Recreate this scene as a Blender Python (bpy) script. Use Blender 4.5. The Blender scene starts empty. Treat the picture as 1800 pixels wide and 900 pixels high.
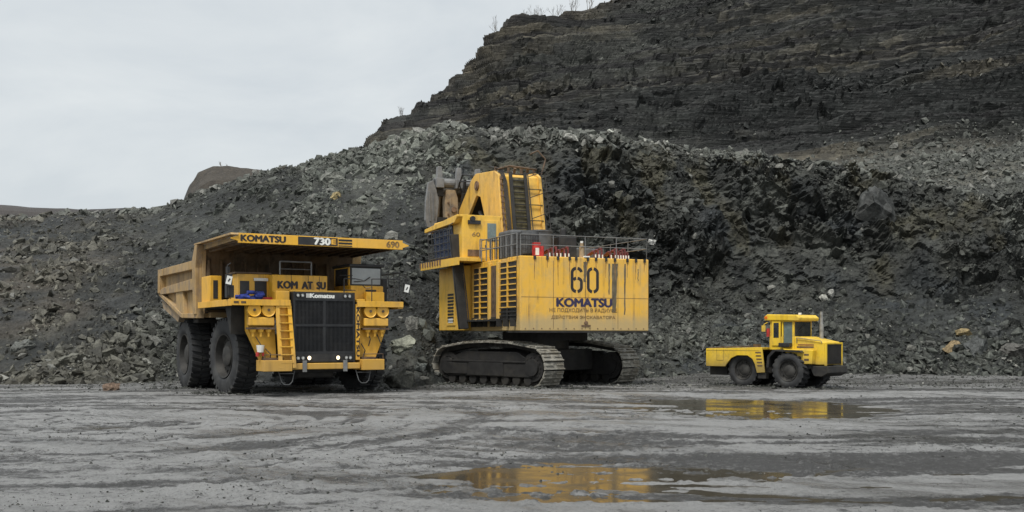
import bpy, bmesh, math, random
import numpy as np
from mathutils import Vector, Matrix
R = math.radians
random.seed(7)
rng = np.random.RandomState(11)
scene = bpy.context.scene
C = scene.collection

# ------------------------------------------------------------------ camera, world, sun, exposure
CAM_H = 2.55
F = 1900.0                      # focal length in pixels of the 1800 px wide photograph
HOR = 590.0                     # its horizon line
cam = bpy.data.cameras.new('camera')
cam.sensor_width = 36.0
cam.lens = 36.0 * F / 1800.0
cam.shift_y = (HOR - 450.0) / 1800.0
cam.clip_start = 0.1
cam.clip_end = 3000
camo = bpy.data.objects.new('camera', cam)
C.objects.link(camo)
camo.location = (0, 0, CAM_H)
camo.rotation_euler = (R(90), 0, 0)
scene.camera = camo

SUN_EL, SUN_AZ = 60, 200        # azimuth the light comes from (clockwise from +Y)
w = bpy.data.worlds.new('World')
scene.world = w
w.use_nodes = True
nt = w.node_tree
nt.nodes.clear()
def N(t, typ, **kw):
    n = t.nodes.new(typ)
    for k, v in kw.items():
        setattr(n, k, v)
    return n
sky = N(nt, 'ShaderNodeTexSky', sky_type='NISHITA')
sky.sun_disc = False
sky.sun_elevation = R(SUN_EL)
sky.sun_rotation = R(SUN_AZ)
sky.air_density = 1.0
sky.dust_density = 3.0
tc = N(nt, 'ShaderNodeTexCoord')
mp = N(nt, 'ShaderNodeMapping')
mp.inputs['Scale'].default_value = (1.0, 1.0, 2.6)
mp.inputs['Location'].default_value = (.4, .2, .7)
nz = N(nt, 'ShaderNodeTexNoise')
nz.inputs['Scale'].default_value = 3.6
nz.inputs['Detail'].default_value = 5
nz.inputs['Roughness'].default_value = .58
nz.inputs['Distortion'].default_value = .4
rp = N(nt, 'ShaderNodeValToRGB')
rp.color_ramp.elements[0].position = .36
rp.color_ramp.elements[0].color = (5.75, 6.15, 6.4, 1)
rp.color_ramp.elements[1].position = .68
rp.color_ramp.elements[1].color = (6.9, 7.2, 7.25, 1)
mx = N(nt, 'ShaderNodeMix', data_type='RGBA')
mx.inputs[0].default_value = .9
bg = N(nt, 'ShaderNodeBackground')
bg.inputs['Strength'].default_value = .098
wo = N(nt, 'ShaderNodeOutputWorld')
L = nt.links.new
L(tc.outputs['Generated'], mp.inputs['Vector'])
L(mp.outputs['Vector'], nz.inputs['Vector'])
L(nz.outputs['Fac'], rp.inputs['Fac'])
L(sky.outputs['Color'], mx.inputs[6])
L(rp.outputs['Color'], mx.inputs[7])
L(mx.outputs[2], bg.inputs['Color'])
L(bg.outputs['Background'], wo.inputs['Surface'])

sl = bpy.data.lights.new('sun', 'SUN')
sl.energy = 2.8
sl.angle = R(18)
sl.color = (1.0, .97, .92)
so = bpy.data.objects.new('sun', sl)
C.objects.link(so)
az, el = R(SUN_AZ), R(SUN_EL)
sd = Vector((math.sin(az) * math.cos(el), math.cos(az) * math.cos(el), math.sin(el)))
so.rotation_euler = sd.to_track_quat('Z', 'Y').to_euler()
so.location = (0, -20, 60)

scene.view_settings.view_transform = 'Standard'
scene.view_settings.look = 'None'
scene.view_settings.gamma = 1.0
scene.view_settings.use_curve_mapping = False
scene.view_settings.exposure = 0.27
scene.render.engine = 'CYCLES'
scene.cycles.max_bounces = 5
scene.cycles.diffuse_bounces = 2
scene.cycles.glossy_bounces = 3

# ------------------------------------------------------------------ properties
def tag(o, label=None, cat=None, group=None, kind=None):
    if label: o['label'] = label
    if cat: o['category'] = cat
    if group: o['group'] = group
    if kind: o['kind'] = kind
    return o

def empty(name, loc, rz=0, **kw):
    o = bpy.data.objects.new(name, None)
    o.empty_display_size = .3
    C.objects.link(o)
    o.location = loc
    o.rotation_euler = (0, 0, rz)
    return tag(o, **kw)

# ------------------------------------------------------------------ mesh builder
class MB:
    def __init__(s):
        s.v, s.f = [], []
    def add(s, vs, fs):
        k = len(s.v)
        s.v += [tuple(p) for p in vs]
        s.f += [tuple(i + k for i in f) for f in fs]
        return s
    def box(s, x0, x1, y0, y1, z0, z1, m=None):
        vs = [(x, y, z) for x in (x0, x1) for y in (y0, y1) for z in (z0, z1)]
        if m is not None: vs = [m @ Vector(p) for p in vs]
        return s.add(vs, [(0, 1, 3, 2), (4, 6, 7, 5), (0, 4, 5, 1), (2, 3, 7, 6), (0, 2, 6, 4), (1, 5, 7, 3)])
    def prism(s, pts, ax, a, b):
        n = len(pts)
        def P(p, t):
            return {'x': (t, p[0], p[1]), 'y': (p[0], t, p[1]), 'z': (p[0], p[1], t)}[ax]
        vs = [P(p, a) for p in pts] + [P(p, b) for p in pts]
        fs = [tuple(range(n)), tuple(range(2 * n - 1, n - 1, -1))]
        fs += [(i, (i + 1) % n, n + (i + 1) % n, n + i) for i in range(n)]
        return s.add(vs, fs)
    def beam(s, p0, p1, wd, ht, up=(0, 0, 1)):
        p0, p1 = Vector(p0), Vector(p1)
        d = (p1 - p0).normalized()
        u = Vector(up)
        if abs(d.dot(u)) > .98: u = Vector((0, 1, 0))
        a = d.cross(u).normalized() * wd / 2
        b = a.cross(d).normalized() * ht / 2
        vs = [p + i * a + j * b for p in (p0, p1) for i, j in ((-1, -1), (1, -1), (1, 1), (-1, 1))]
        return s.add(vs, [(0, 1, 2, 3), (7, 6, 5, 4), (0, 4, 5, 1), (1, 5, 6, 2), (2, 6, 7, 3), (3, 7, 4, 0)])
    def cyl(s, p0, p1, r, n=14, r2=None):
        p0, p1 = Vector(p0), Vector(p1)
        d = (p1 - p0).normalized()
        u = Vector((0, 0, 1)) if abs(d.z) < .9 else Vector((1, 0, 0))
        a = d.cross(u).normalized(); b = d.cross(a)
        r2 = r if r2 is None else r2
        vs = []
        for p, q in ((p0, r), (p1, r2)):
            for i in range(n):
                t = 2 * math.pi * i / n
                vs.append(p + a * math.cos(t) * q + b * math.sin(t) * q)
        fs = [tuple(range(n)), tuple(range(2 * n - 1, n - 1, -1))]
        fs += [(i, (i + 1) % n, n + (i + 1) % n, n + i) for i in range(n)]
        return s.add(vs, fs)
    def tube(s, pts, r, n=6):
        for a, b in zip(pts[:-1], pts[1:]):
            s.cyl(a, b, r, n)
        return s
    def lathe(s, prof, o, ax, n=40):
        """prof: (radius, offset along axis) closed loop"""
        o = Vector(o); ax = Vector(ax).normalized()
        u = Vector((0, 0, 1)) if abs(ax.z) < .9 else Vector((1, 0, 0))
        a = ax.cross(u).normalized(); b = ax.cross(a)
        m = len(prof)
        vs = []
        for i in range(n):
            t = 2 * math.pi * i / n
            e = a * math.cos(t) + b * math.sin(t)
            for r, h in prof:
                vs.append(o + e * r + ax * h)
        fs = []
        for i in range(n):
            j = (i + 1) % n
            for k in range(m):
                l = (k + 1) % m
                fs.append((i * m + k, i * m + l, j * m + l, j * m + k))
        return s.add(vs, fs)
    def build(s, name, mat, parent=None, bevel=0, smooth=False):
        me = bpy.data.meshes.new(name)
        me.from_pydata([tuple(p) for p in s.v], [], s.f)
        bm = bmesh.new(); bm.from_mesh(me)
        bmesh.ops.recalc_face_normals(bm, faces=bm.faces)
        bm.to_mesh(me); bm.free()
        me.materials.append(mat)
        if smooth:
            me.polygons.foreach_set('use_smooth', [True] * len(me.polygons))
            me.set_sharp_from_angle(angle=R(38))
        o = bpy.data.objects.new(name, me)
        C.objects.link(o)
        if parent: o.parent = parent
        if bevel:
            b = o.modifiers.new('bevel', 'BEVEL')
            b.width = bevel; b.segments = 2; b.limit_method = 'ANGLE'; b.angle_limit = R(40)
        return o

def lettering(txt, mat, parent, origin, right, up, width, height, name='lettering', bold=.02, depth=.006):
    """flat letters raised a few mm, lower left corner at origin"""
    cu = bpy.data.curves.new('t', 'FONT')
    cu.body = txt; cu.size = 1; cu.extrude = .001
    cu.resolution_u = 3
    o = bpy.data.objects.new('t', cu)
    C.objects.link(o)
    dg = bpy.context.evaluated_depsgraph_get()
    me = bpy.data.meshes.new_from_object(o.evaluated_get(dg))
    bpy.data.objects.remove(o); bpy.data.curves.remove(cu)
    n = len(me.vertices)
    co = np.empty(n * 3); me.vertices.foreach_get('co', co); co = co.reshape(-1, 3)
    lo, hi = co.min(0), co.max(0)
    uvw = (co - lo) / np.maximum(hi - lo, 1e-6)
    r, u = Vector(right).normalized(), Vector(up).normalized()
    nn = r.cross(u)
    out = np.array(origin) + np.outer(uvw[:, 0] * width, r) + np.outer(uvw[:, 1] * height, u) + np.outer(uvw[:, 2] * depth, nn)
    me.vertices.foreach_set('co', out.ravel())
    me.materials.clear(); me.materials.append(mat)
    me.update()
    if bold:                       # heavier strokes: slightly shifted layers of the same outline, a millimetre apart
        sh = min(bold * 3.3, .10) * height
        layers = []
        V0 = out.copy(); F0 = [tuple(p.vertices) for p in me.polygons]
        vs, fs = [], []
        for k, (a_, b_) in enumerate(((-1, 0), (1, 0), (0, 1), (0, -1), (0, 0))):
            W0 = V0 + np.array(r)[None] * a_ * sh + np.array(u)[None] * b_ * sh * .6 + np.array(nn)[None] * (.0012 * k)
            fs += [tuple(i + len(vs) for i in f) for f in F0]
            vs += [tuple(p) for p in W0]
        me = bpy.data.meshes.new(name); me.from_pydata(vs, [], fs); me.materials.append(mat)
    ob = bpy.data.objects.new(name, me)
    C.objects.link(ob); ob.parent = parent
    return ob

# ------------------------------------------------------------------ materials
def newmat(name):
    m = bpy.data.materials.new(name); m.use_nodes = True
    t = m.node_tree
    return m, t, t.nodes['Principled BSDF']

def noise(t, vec, scale, detail=4, rough=.55, dist=0, sc=None, loc=None):
    if sc or loc:
        q = N(t, 'ShaderNodeMapping')
        if sc: q.inputs['Scale'].default_value = sc
        if loc: q.inputs['Location'].default_value = loc
        t.links.new(vec, q.inputs['Vector']); vec = q.outputs['Vector']
    n = N(t, 'ShaderNodeTexNoise')
    n.inputs['Scale'].default_value = scale
    n.inputs['Detail'].default_value = detail
    n.inputs['Roughness'].default_value = rough
    n.inputs['Distortion'].default_value = dist
    t.links.new(vec, n.inputs['Vector'])
    return n.outputs['Fac']

def ramp(t, fac, a, b, ca=0, cb=1):
    r = N(t, 'ShaderNodeMapRange')
    r.interpolation_type = 'SMOOTHSTEP'
    for i, v in zip((1, 2, 3, 4), (a, b, ca, cb)): r.inputs[i].default_value = v
    t.links.new(fac, r.inputs[0])
    return r.outputs[0]

def mix(t, fac, a, b, mode='MIX'):
    m = N(t, 'ShaderNodeMix', data_type='RGBA', blend_type=mode)
    for i, v in ((0, fac), (6, a), (7, b)):
        if isinstance(v, (int, float)): m.inputs[i].default_value = v
        elif isinstance(v, tuple): m.inputs[i].default_value = v + (1,)
        else: t.links.new(v, m.inputs[i])
    return m.outputs[2]

def bump(t, h, strength, dist, b):
    n = N(t, 'ShaderNodeBump')
    n.inputs['Strength'].default_value = strength
    n.inputs['Distance'].default_value = dist
    t.links.new(h, n.inputs['Height'])
    t.links.new(n.outputs['Normal'], b.inputs['Normal'])
    return n

def math_(t, op, a, b):
    m = N(t, 'ShaderNodeMath', operation=op)
    for i, v in enumerate((a, b)):
        if isinstance(v, (int, float)): m.inputs[i].default_value = v
        else: t.links.new(v, m.inputs[i])
    return m.outputs[0]

def paint(name, base, rust=.35, dirt=.5, zdirt=None, rough=.45, dirtcol=(.16, .13, .08), rustcol=(.13, .06, .02), sunbleach=.5):
    m, t, b = newmat(name)
    tc = N(t, 'ShaderNodeTexCoord').outputs['Object']
    base2 = tuple(min(1, c * .8 + .1) for c in base)
    col = mix(t, math_(t, 'MULTIPLY', ramp(t, noise(t, tc, .8, 4), .35, .7), sunbleach), base, base2)
    st = ramp(t, noise(t, tc, 1, 6, .65, .3, sc=(3.6, 3.6, .14)), .50, .70, 0, rust)
    patch = ramp(t, noise(t, tc, .9, 4, .6), .38, .6)
    col = mix(t, math_(t, 'MULTIPLY', st, patch), col, rustcol)
    d = ramp(t, noise(t, tc, 1.7, 8, .72, .3, sc=(1, 1, .55)), .42, .72, 0, dirt)
    if zdirt:
        s = N(t, 'ShaderNodeSeparateXYZ'); t.links.new(tc, s.inputs[0])
        wob = math_(t, 'ADD', s.outputs[2], math_(t, 'MULTIPLY', noise(t, tc, 1.6, 5, .65, sc=(1, 1, .4)), zdirt[2]))
        g = ramp(t, wob, zdirt[0] + zdirt[2] * .5, zdirt[1] + zdirt[2] * .5, zdirt[3], 0)
        d = math_(t, 'MAXIMUM', d, g)
    col = mix(t, d, col, dirtcol)
    spots = ramp(t, noise(t, tc, 14, 3, .6), .66, .74, 0, .6 * dirt)
    col = mix(t, spots, col, (.06, .045, .03))
    t.links.new(col, b.inputs['Base Color'])
    rr = math_(t, 'ADD', math_(t, 'MULTIPLY', d, .4), rough)
    t.links.new(rr, b.inputs['Roughness'])
    bump(t, noise(t, tc, 1.4, 5, .6), .25, .03, b)
    return m

def plain(name, base, rough=.6, metal=0, var=.35, scale=3, spec=.5, bmp=.2, dust=None):
    m, t, b = newmat(name)
    tc = N(t, 'ShaderNodeTexCoord').outputs['Object']
    dark = tuple(c * (1 - var) for c in base); lite = tuple(min(1, c * (1 + var)) for c in base)
    col = mix(t, ramp(t, noise(t, tc, scale, 6, .65), .3, .7), dark, lite)
    if dust:
        col = mix(t, ramp(t, noise(t, tc, 1.3, 6, .65), .42, .7, 0, dust[1]), col, dust[0])
    t.links.new(col, b.inputs['Base Color'])
    b.inputs['Roughness'].default_value = rough
    b.inputs['Metallic'].default_value = metal
    b.inputs['Specular IOR Level'].default_value = spec
    if bmp: bump(t, noise(t, tc, scale * 6, 4), bmp, .02, b)
    return m

Y_TRUCK = paint('truck_yellow_paint', (.80, .43, .03), rust=.45, dirt=.35, zdirt=(1.2, 2.4, .8, .45), dirtcol=(.20, .15, .08))
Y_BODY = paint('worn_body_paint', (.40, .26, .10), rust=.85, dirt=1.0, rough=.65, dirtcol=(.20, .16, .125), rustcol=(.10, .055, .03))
Y_BODYDK = paint('dark_brown_body_paint', (.11, .062, .02), rust=.9, dirt=.9, rough=.8, dirtcol=(.03, .024, .018), rustcol=(.05, .03, .015))  # much darker brown for the front wall, canopy underside and ribs
Y_LIP = paint('canopy_lip_paint', (.84, .455, .035), rust=.2, dirt=.15)
Y_EX = paint('shovel_yellow_paint', (.82, .46, .045), rust=.75, dirt=.5, zdirt=(3.1, 3.9, 1.2, .75), dirtcol=(.40, .33, .19), rustcol=(.16, .09, .05))
Y_BOOM = paint('boom_yellow_paint', (.78, .46, .07), rust=.75, dirt=.55, dirtcol=(.30, .22, .12))
Y_CAB = paint('shovel_cab_paint', (.84, .50, .055), rust=.5, dirt=.35, dirtcol=(.25, .2, .1))
BUCKET_P = plain('dusty_bucket_plate', (.33, .24, .14), rough=.7, var=.2, scale=1.8, dust=((.12, .11, .10), .8))
Y_TR = paint('tractor_yellow_paint', (.80, .53, .025), rust=.35, dirt=.5, zdirt=(.9, 1.7, .8, .7), dirtcol=(.13, .105, .06))
BLACK = plain('black_paint', (.018, .018, .019), rough=.5, dust=((.07, .065, .055), .45))
BLACKM = plain('black_grille_metal', (.014, .015, .017), rough=.45, dust=((.05, .048, .045), .35))
DARK = plain('dirty_dark_steel', (.018, .0175, .017), rough=.7, dust=((.045, .041, .033), .6))
STEEL = plain('worn_grey_steel', (.22, .22, .215), rough=.45, metal=.4, var=.15, dust=((.12, .11, .10), .45))
SHOE = plain('muddy_track_shoe', (.22, .21, .18), rough=.6, var=.55, scale=4, dust=((.14, .12, .085), .8))
RUBBER = plain('tyre_rubber', (.024, .025, .027), rough=.75, var=.3, dust=((.060, .060, .057), .8))
RIM = plain('dusty_rim', (.028, .027, .025), rough=.7, dust=((.062, .059, .052), .7))
RUST = plain('rusty_plate', (.16, .10, .06), rough=.8, var=.5)
BROWN = plain('brown_exhaust_plate', (.10, .065, .04), rough=.7, var=.5)
INK = plain('black_lettering', (.022, .018, .020), rough=.5, var=.3, bmp=0)
BLUEINK = plain('navy_lettering', (.028, .024, .07), rough=.5, var=.4, bmp=0)
FADED = plain('faded_brown_lettering', (.26, .16, .06), rough=.7, var=.4, bmp=0)
WHITE = plain('white_paint', (.78, .78, .74), rough=.5, var=.12, bmp=0)
RED = plain('red_paint', (.45, .035, .03), rough=.45, var=.4)
REDD = plain('dark_red_hose', (.15, .03, .028), rough=.55, var=.4)
OLIVE = plain('greasy_olive_plate', (.10, .085, .04), rough=.7, var=.6)
BLUE = plain('blue_paint', (.03, .05, .26), rough=.45, var=.5)
GREYT = plain('grey_tank', (.085, .088, .09), rough=.55, var=.3)
PIPE = plain('grey_exhaust_pipe', (.28, .28, .27), rough=.45, metal=.3)
SKIN = plain('khaki_seat', (.25, .24, .16), rough=.8)
ORANGE = plain('orange_lens', (.75, .16, .02), rough=.3, bmp=0)

def glass(name, base=(.02, .025, .03), rough=.06, spec=.9):
    m, t, b = newmat(name)
    tc = N(t, 'ShaderNodeTexCoord').outputs['Object']
    d = ramp(t, noise(t, tc, 3, 6, .7), .4, .75, 0, .55)
    t.links.new(mix(t, d, base, tuple(c * 2 + .04 for c in base)), b.inputs['Base Color'])
    t.links.new(ramp(t, noise(t, tc, 2, 5), .3, .7, rough, rough + .15), b.inputs['Roughness'])
    b.inputs['Specular IOR Level'].default_value = spec
    b.inputs['Coat Weight'].default_value = .5
    b.inputs['Coat Roughness'].default_value = .05
    return m
GLASS = glass('dark_window_glass')
GLASSB = glass('blue_grey_window_glass', (.02, .035, .085))
GLASSG = glass('green_grey_window_glass', (.10, .14, .135), .12)
SCREEN = plain('sky_grey_windscreen', (.34, .36, .36), rough=.25, var=.12, scale=1.2, spec=.8, bmp=0)  # grey of the sky reflected in the glass is put into the base colour

def lampmat(name, col, e):
    m, t, b = newmat(name)
    b.inputs['Base Color'].default_value = (.8, .8, .75, 1)
    b.inputs['Roughness'].default_value = .15
    b.inputs['Emission Color'].default_value = col + (1,)
    b.inputs['Emission Strength'].default_value = e
    return m
LIT = lampmat('lit_headlamp_lens', (1, .78, .5), 2.0)
LENS = lampmat('lamp_lens', (1, 1, 1), 0.0)

# ------------------------------------------------------------------ vectorised noise
def _h(ix, iy, iz, s):
    h = (ix.astype(np.int64) * 374761393 + iy.astype(np.int64) * 668265263 + iz.astype(np.int64) * 2147483647 % 4294967296 + s * 974634777) & 0xffffffff
    h = ((h ^ (h >> 13)) * 1274126177) & 0xffffffff
    h = ((h ^ (h >> 16)) * 2246822519) & 0xffffffff
    return ((h ^ (h >> 15)) & 0xffffff) / float(0xffffff)

def vnoise(p, s=0):
    i = np.floor(p).astype(np.int64); f = p - i
    f = f * f * f * (f * (f * 6 - 15) + 10)
    out = 0
    for dx in (0, 1):
        wx = f[..., 0] if dx else 1 - f[..., 0]
        for dy in (0, 1):
            wy = f[..., 1] if dy else 1 - f[..., 1]
            for dz in (0, 1):
                wz = f[..., 2] if dz else 1 - f[..., 2]
                out = out + wx * wy * wz * _h(i[..., 0] + dx, i[..., 1] + dy, i[..., 2] + dz, s)
    return out * 2 - 1

def fbm(p, o=5, g=.5, s=0, ridge=False):
    a, t, q = 1.0, 0, 0
    for k in range(o):
        n = vnoise(p + k * 17.3, s + k)
        if ridge: n = 1 - 2 * np.abs(n)
        t = t + n * a; q += a; a *= g; p = p * 2.03
    return t / q

def facets(p, s=0, tilt=1.0):
    """angular blocks: every Voronoi cell gets an offset and a tilted plane of its own"""
    i = np.floor(p).astype(np.int64)
    best = np.full(p.shape[:-1], 1e9); out = np.zeros(p.shape[:-1]); ids = np.zeros(p.shape[:-1])
    for dx in (-1, 0, 1):
        for dy in (-1, 0, 1):
            for dz in (-1, 0, 1):
                c = i + np.array((dx, dy, dz))
                hx, hy, hz = [_h(c[..., 0], c[..., 1], c[..., 2], s + 50 + k) for k in range(3)]
                q = p - c - np.stack((hx, hy, hz), -1)
                d = (q * q).sum(-1)
                m = d < best
                g = [_h(c[..., 0], c[..., 1], c[..., 2], s + 60 + k) - .5 for k in range(4)]
                val = g[3] + tilt * (q[..., 0] * g[0] + q[..., 1] * g[1] + q[..., 2] * g[2]) * 2
                out = np.where(m, val, out); ids = np.where(m, g[0] + .5, ids); best = np.where(m, d, best)
    return out, ids

def ss(a, b, x):
    t = np.clip((x - a) / (b - a), 0, 1)
    return t * t * (3 - 2 * t)

def lerp3(a, b, t):
    return a + (b - a) * t[..., None]

def mesh_np(name, V, Fc, mat, col=None, smooth=False, parent=None):
    k = Fc.shape[1]
    me = bpy.data.meshes.new(name)
    me.vertices.add(len(V)); me.vertices.foreach_set('co', V.astype(np.float32).ravel())
    me.loops.add(len(Fc) * k); me.loops.foreach_set('vertex_index', Fc.astype(np.int32).ravel())
    me.polygons.add(len(Fc))
    me.polygons.foreach_set('loop_start', np.arange(0, len(Fc) * k, k, dtype=np.int32))
    me.update(calc_edges=True)
    if smooth: me.polygons.foreach_set('use_smooth', np.ones(len(Fc), dtype=bool))
    else: me.polygons.foreach_set('use_smooth', np.zeros(len(Fc), dtype=bool))
    if col is not None:
        a = me.color_attributes.new('tone', 'FLOAT_COLOR', 'POINT')
        c4 = np.ones((len(V), 4), dtype=np.float32); c4[:, :3] = col
        a.data.foreach_set('color', c4.ravel())
    me.materials.append(mat)
    o = bpy.data.objects.new(name, me)
    C.objects.link(o)
    if parent: o.parent = parent
    return o

def rockmat(name, rough=.62, spec=.35, sc=1.0, bm_=.7, layered=False):
    m, t, b = newmat(name)
    tc = N(t, 'ShaderNodeTexCoord').outputs['Object']
    at = N(t, 'ShaderNodeAttribute', attribute_name='tone').outputs['Color']
    v = ramp(t, noise(t, tc, 2.2 * sc, 8, .7), .25, .75, .55, 1.5)
    v2 = ramp(t, noise(t, tc, 9 * sc, 5, .7), .3, .7, .7, 1.3)
    vv = math_(t, 'MULTIPLY', v, v2)
    cc = N(t, 'ShaderNodeCombineXYZ')
    for i in range(3): t.links.new(vv, cc.inputs[i])
    col = mix(t, 1.0, at, cc.outputs[0], 'MULTIPLY')
    t.links.new(col, b.inputs['Base Color'])
    b.inputs['Roughness'].default_value = rough
    b.inputs['Specular IOR Level'].default_value = spec
    h = noise(t, tc, 3.0 * sc, 9, .68)
    if layered:
        mpz = (.25, .25, 3.4)
        h2 = noise(t, tc, 1.2, 5, .6, .2, sc=mpz)
        h = math_(t, 'ADD', math_(t, 'MULTIPLY', h, .7), math_(t, 'MULTIPLY', h2, .5))
    bump(t, h, bm_, .22, b)
    return m
ROCK = rockmat('broken_rock')
FACE = rockmat('blasted_face', bm_=.9)
STRATA = rockmat('bedded_rock', sc=.5, bm_=1.0, layered=True)
PEB = rockmat('gravel', sc=2.0, bm_=.3, rough=.5)

# ------------------------------------------------------------------ terrain sheets
def sheet(cols, nx, nv, x0=None, x1=None, dens=None):
    """cols: list of (azimuth px, [(Y, z), ...]) ; returns grid of world points. Columns fan out from the pit floor."""
    px = np.array([c[0] for c in cols], float)
    K = len(cols[0][1])
    A = np.array([[list(p) for p in c[1]] for c in cols], float)      # ncol,K,2
    u = np.linspace(px[0] if x0 is None else x0, px[-1] if x1 is None else x1, nx)
    prof = np.stack([np.stack([np.interp(u, px, A[:, k, j]) for j in range(2)], -1) for k in range(K)], 1)  # nx,K,2
    seg = np.sqrt((np.diff(prof.mean(0), axis=0) ** 2).sum(-1))
    tk = np.concatenate(([0], np.cumsum(seg))); tk /= tk[-1]
    tv = np.linspace(0, 1, nv)
    if dens:
        wq = np.diff(tk) * np.array(dens); wq = np.concatenate(([0], np.cumsum(wq))); tv = np.interp(tv * wq[-1], wq, tk)
    Y = np.stack([np.interp(tv, tk, prof[i, :, 0]) for i in range(nx)], 0)
    Z = np.stack([np.interp(tv, tk, prof[i, :, 1]) for i in range(nx)], 0)
    ker = np.ones(5) / 5
    for arr in (Y, Z):
        for i in range(0):
            arr[i] = arr[i]
    X = (u[:, None] - 900) / F * Y
    P = np.stack((X, Y, Z), -1)
    return P, u, tv, tk

def normals(P):
    du = np.gradient(P, axis=0); dv = np.gradient(P, axis=1)
    n = np.cross(du, dv); n /= np.linalg.norm(n, axis=-1, keepdims=True) + 1e-9
    return n

def gridfaces(a, b):
    i = np.arange(a * b).reshape(a, b)
    return np.stack((i[:-1, :-1], i[1:, :-1], i[1:, 1:], i[:-1, 1:]), -1).reshape(-1, 4)

def zt(py, Y):
    return CAM_H + (HOR - py) / F * Y

dark = np.array((.021, .0235, .022)); mid = np.array((.050, .0525, .046)); brown = np.array((.060, .050, .038))
pale = np.array((.20, .20, .18)); olive = np.array((.066, .060, .034)); bluish = np.array((.025, .030, .034))

# --- lower bench: talus on the left, blasted face in the middle and right
LB = [  # azimuth px, foot Y, talus-top (Y, py), edge (Y, py)
    (-900, 60, (75, 470), (95, 420)),
    (-300, 57, (74, 480), (92, 400)),
    (0, 55.5, (72, 470), (90, 388)),
    (120, 55.5, (72, 470), (90, 376)),
    (230, 57, (74, 455), (90, 369)),
    (275, 59, (75, 450), (90, 366)),
    (325, 60, (76, 440), (90, 352)),
    (400, 60.5, (77, 425), (90, 324)),
    (465, 60, (77, 415), (90, 305)),
    (560, 57, (75, 400), (90, 283)),
    (640, 54, (73, 400), (90, 262)),
    (690, 53, (70, 430), (88, 246)),
    (740, 54, (70, 450), (86, 236)),
    (785, 57, (71, 470), (85, 221)),
    (830, 60, (72, 490), (84, 231)),
    (920, 61.5, (73, 510), (83, 236)),
    (1010, 62, (74, 525), (82, 240)),
    (1090, 62.5, (74, 530), (82, 252)),
    (1240, 63, (75, 535), (82, 268)),
    (1310, 63, (75, 535), (82, 274)),
    (1480, 63, (75, 525), (82, 290)),
    (1560, 62.5, (75, 520), (82, 310)),
    (1680, 62, (74, 515), (81, 345)),
    (1800, 61.5, (73, 500), (80, 360)),
    (2100, 60, (70, 500), (78, 370)),
    (2800, 50, (60, 480), (70, 370)),
]
cols = []
for px, yf, (yt, pt), (ye, pe) in LB:
    z1, z2 = zt(pt, yt), zt(pe, ye)
    lf = ss(650, 800, np.array(float(px)))          # 0 on the talus side, 1 on the face side
    yb = ye + 5
    cols.append((px, [(yf - 2.0, -.8), (yf, 0.0), (yt, z1), (ye, z2), (yb, z2 - .35), (112, z2 * (.82 + .1 * lf))]))
P, u, tv, tk = sheet(cols, 1050, 430, dens=(.5, 1, 1.6, 1, .12))
NX, NV = P.shape[:2]
ut = np.broadcast_to(u[:, None], (NX, NV)); vt = np.broadcast_to(tv[None], (NX, NV))
n = normals(P)
n[n[..., 2] < 0] *= -1
facew = ss(700, 860, ut) * ss(tk[2] - .04, tk[2] + .06, vt) * (1 - ss(tk[3] - .015, tk[3] + .01, vt))
footw = ss(0, tk[2] * .5, vt)
top = 1 - ss(tk[3] - .02, tk[3] + .02, vt)
big = fbm(P * .09, 4, s=3) * 1.6
lump = fbm(P * .35, 5, s=5)
rid = fbm(P * np.array((.16, .16, .06)), 4, s=8, ridge=True)
f1, id1 = facets(P * .42, 1, 1.3)
f2, id2 = facets(P * 1.15, 2, 1.2)
f3, id3 = facets(P * 2.6, 3, 1.0)
soft = ss(-.05, .3, fbm(P * .16, 4, s=37))
d = footw * (.25 + .75 * top) * big * (.4 + .8 * facew)
d += footw * lump * (.4 + .3 * facew) * (.4 + .6 * top)
d += facew * (rid * .6 + (f1 * .95 * (1 - .8 * ss(tk[3] - .10, tk[3] - .03, vt)) + f2 * .60 + f3 * .34) * (.35 + .65 * soft))
d += (1 - facew) * ss(.0, .06, vt) * (f2 * (.12 + .30 * ss(800, 950, ut)) + f3 * (.12 + .14 * ss(800, 950, ut))) * (.4 + .6 * soft)
P2 = P + n * d[..., None]
# talus tongues stay proud of the pit floor
# colours (the rock's own colour)
q = fbm(P * .12, 5, s=21); q2 = fbm(P * .5, 5, s=22); q3 = fbm(P * np.array((.5, .5, .12)), 4, s=29)
colr = lerp3(np.broadcast_to(dark, P.shape), mid, ss(-.35, .4, q2 + .6 * q))
colr = lerp3(colr, brown, .75 * ss(350, 100, ut) * ss(-.2, .3, q + .2))
colr = lerp3(colr, dark * .8, (1 - facew) * .7 * ss(.0, -.3, fbm(np.stack(((P[..., 0] - .9 * P[..., 2]) * .17, P[..., 2] * .06, P[..., 1] * .02), -1), 4, s=202)))
colr = lerp3(colr, bluish, .6 * ss(.1, .5, fbm(P * .2, 3, s=33)))
colr = lerp3(colr, olive, .55 * facew * ss(.1, .4, q3))
colr = lerp3(colr, mid * 1.9, facew * ss(.28, .5, fbm(P * .22, 4, s=40)) * .7)
colr = lerp3(colr, dark * .8, .8 * ss(.05, .4, fbm(P * np.array((.3, .3, .1)), 4, s=44)) * (1 - facew * .4))
colr = lerp3(colr, pale, .75 * ss(740, 790, ut) * ss(1320, 1100, ut) * np.exp(-((vt - tk[3]) / .012) ** 2) * ss(-.4, .3, q2 + .25))
idm = (.7 + .6 * id2)[..., None]
colr = colr * (1 + (idm - 1) * (.4 + .6 * facew[..., None])) * (1 - .12 * facew[..., None])
slope = mesh_np('rock_slope', P2.reshape(-1, 3), gridfaces(NX, NV), FACE, colr.reshape(-1, 3))
tag(slope, 'dark blasted rock bench and talus slope behind the machines', kind='structure')
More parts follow.
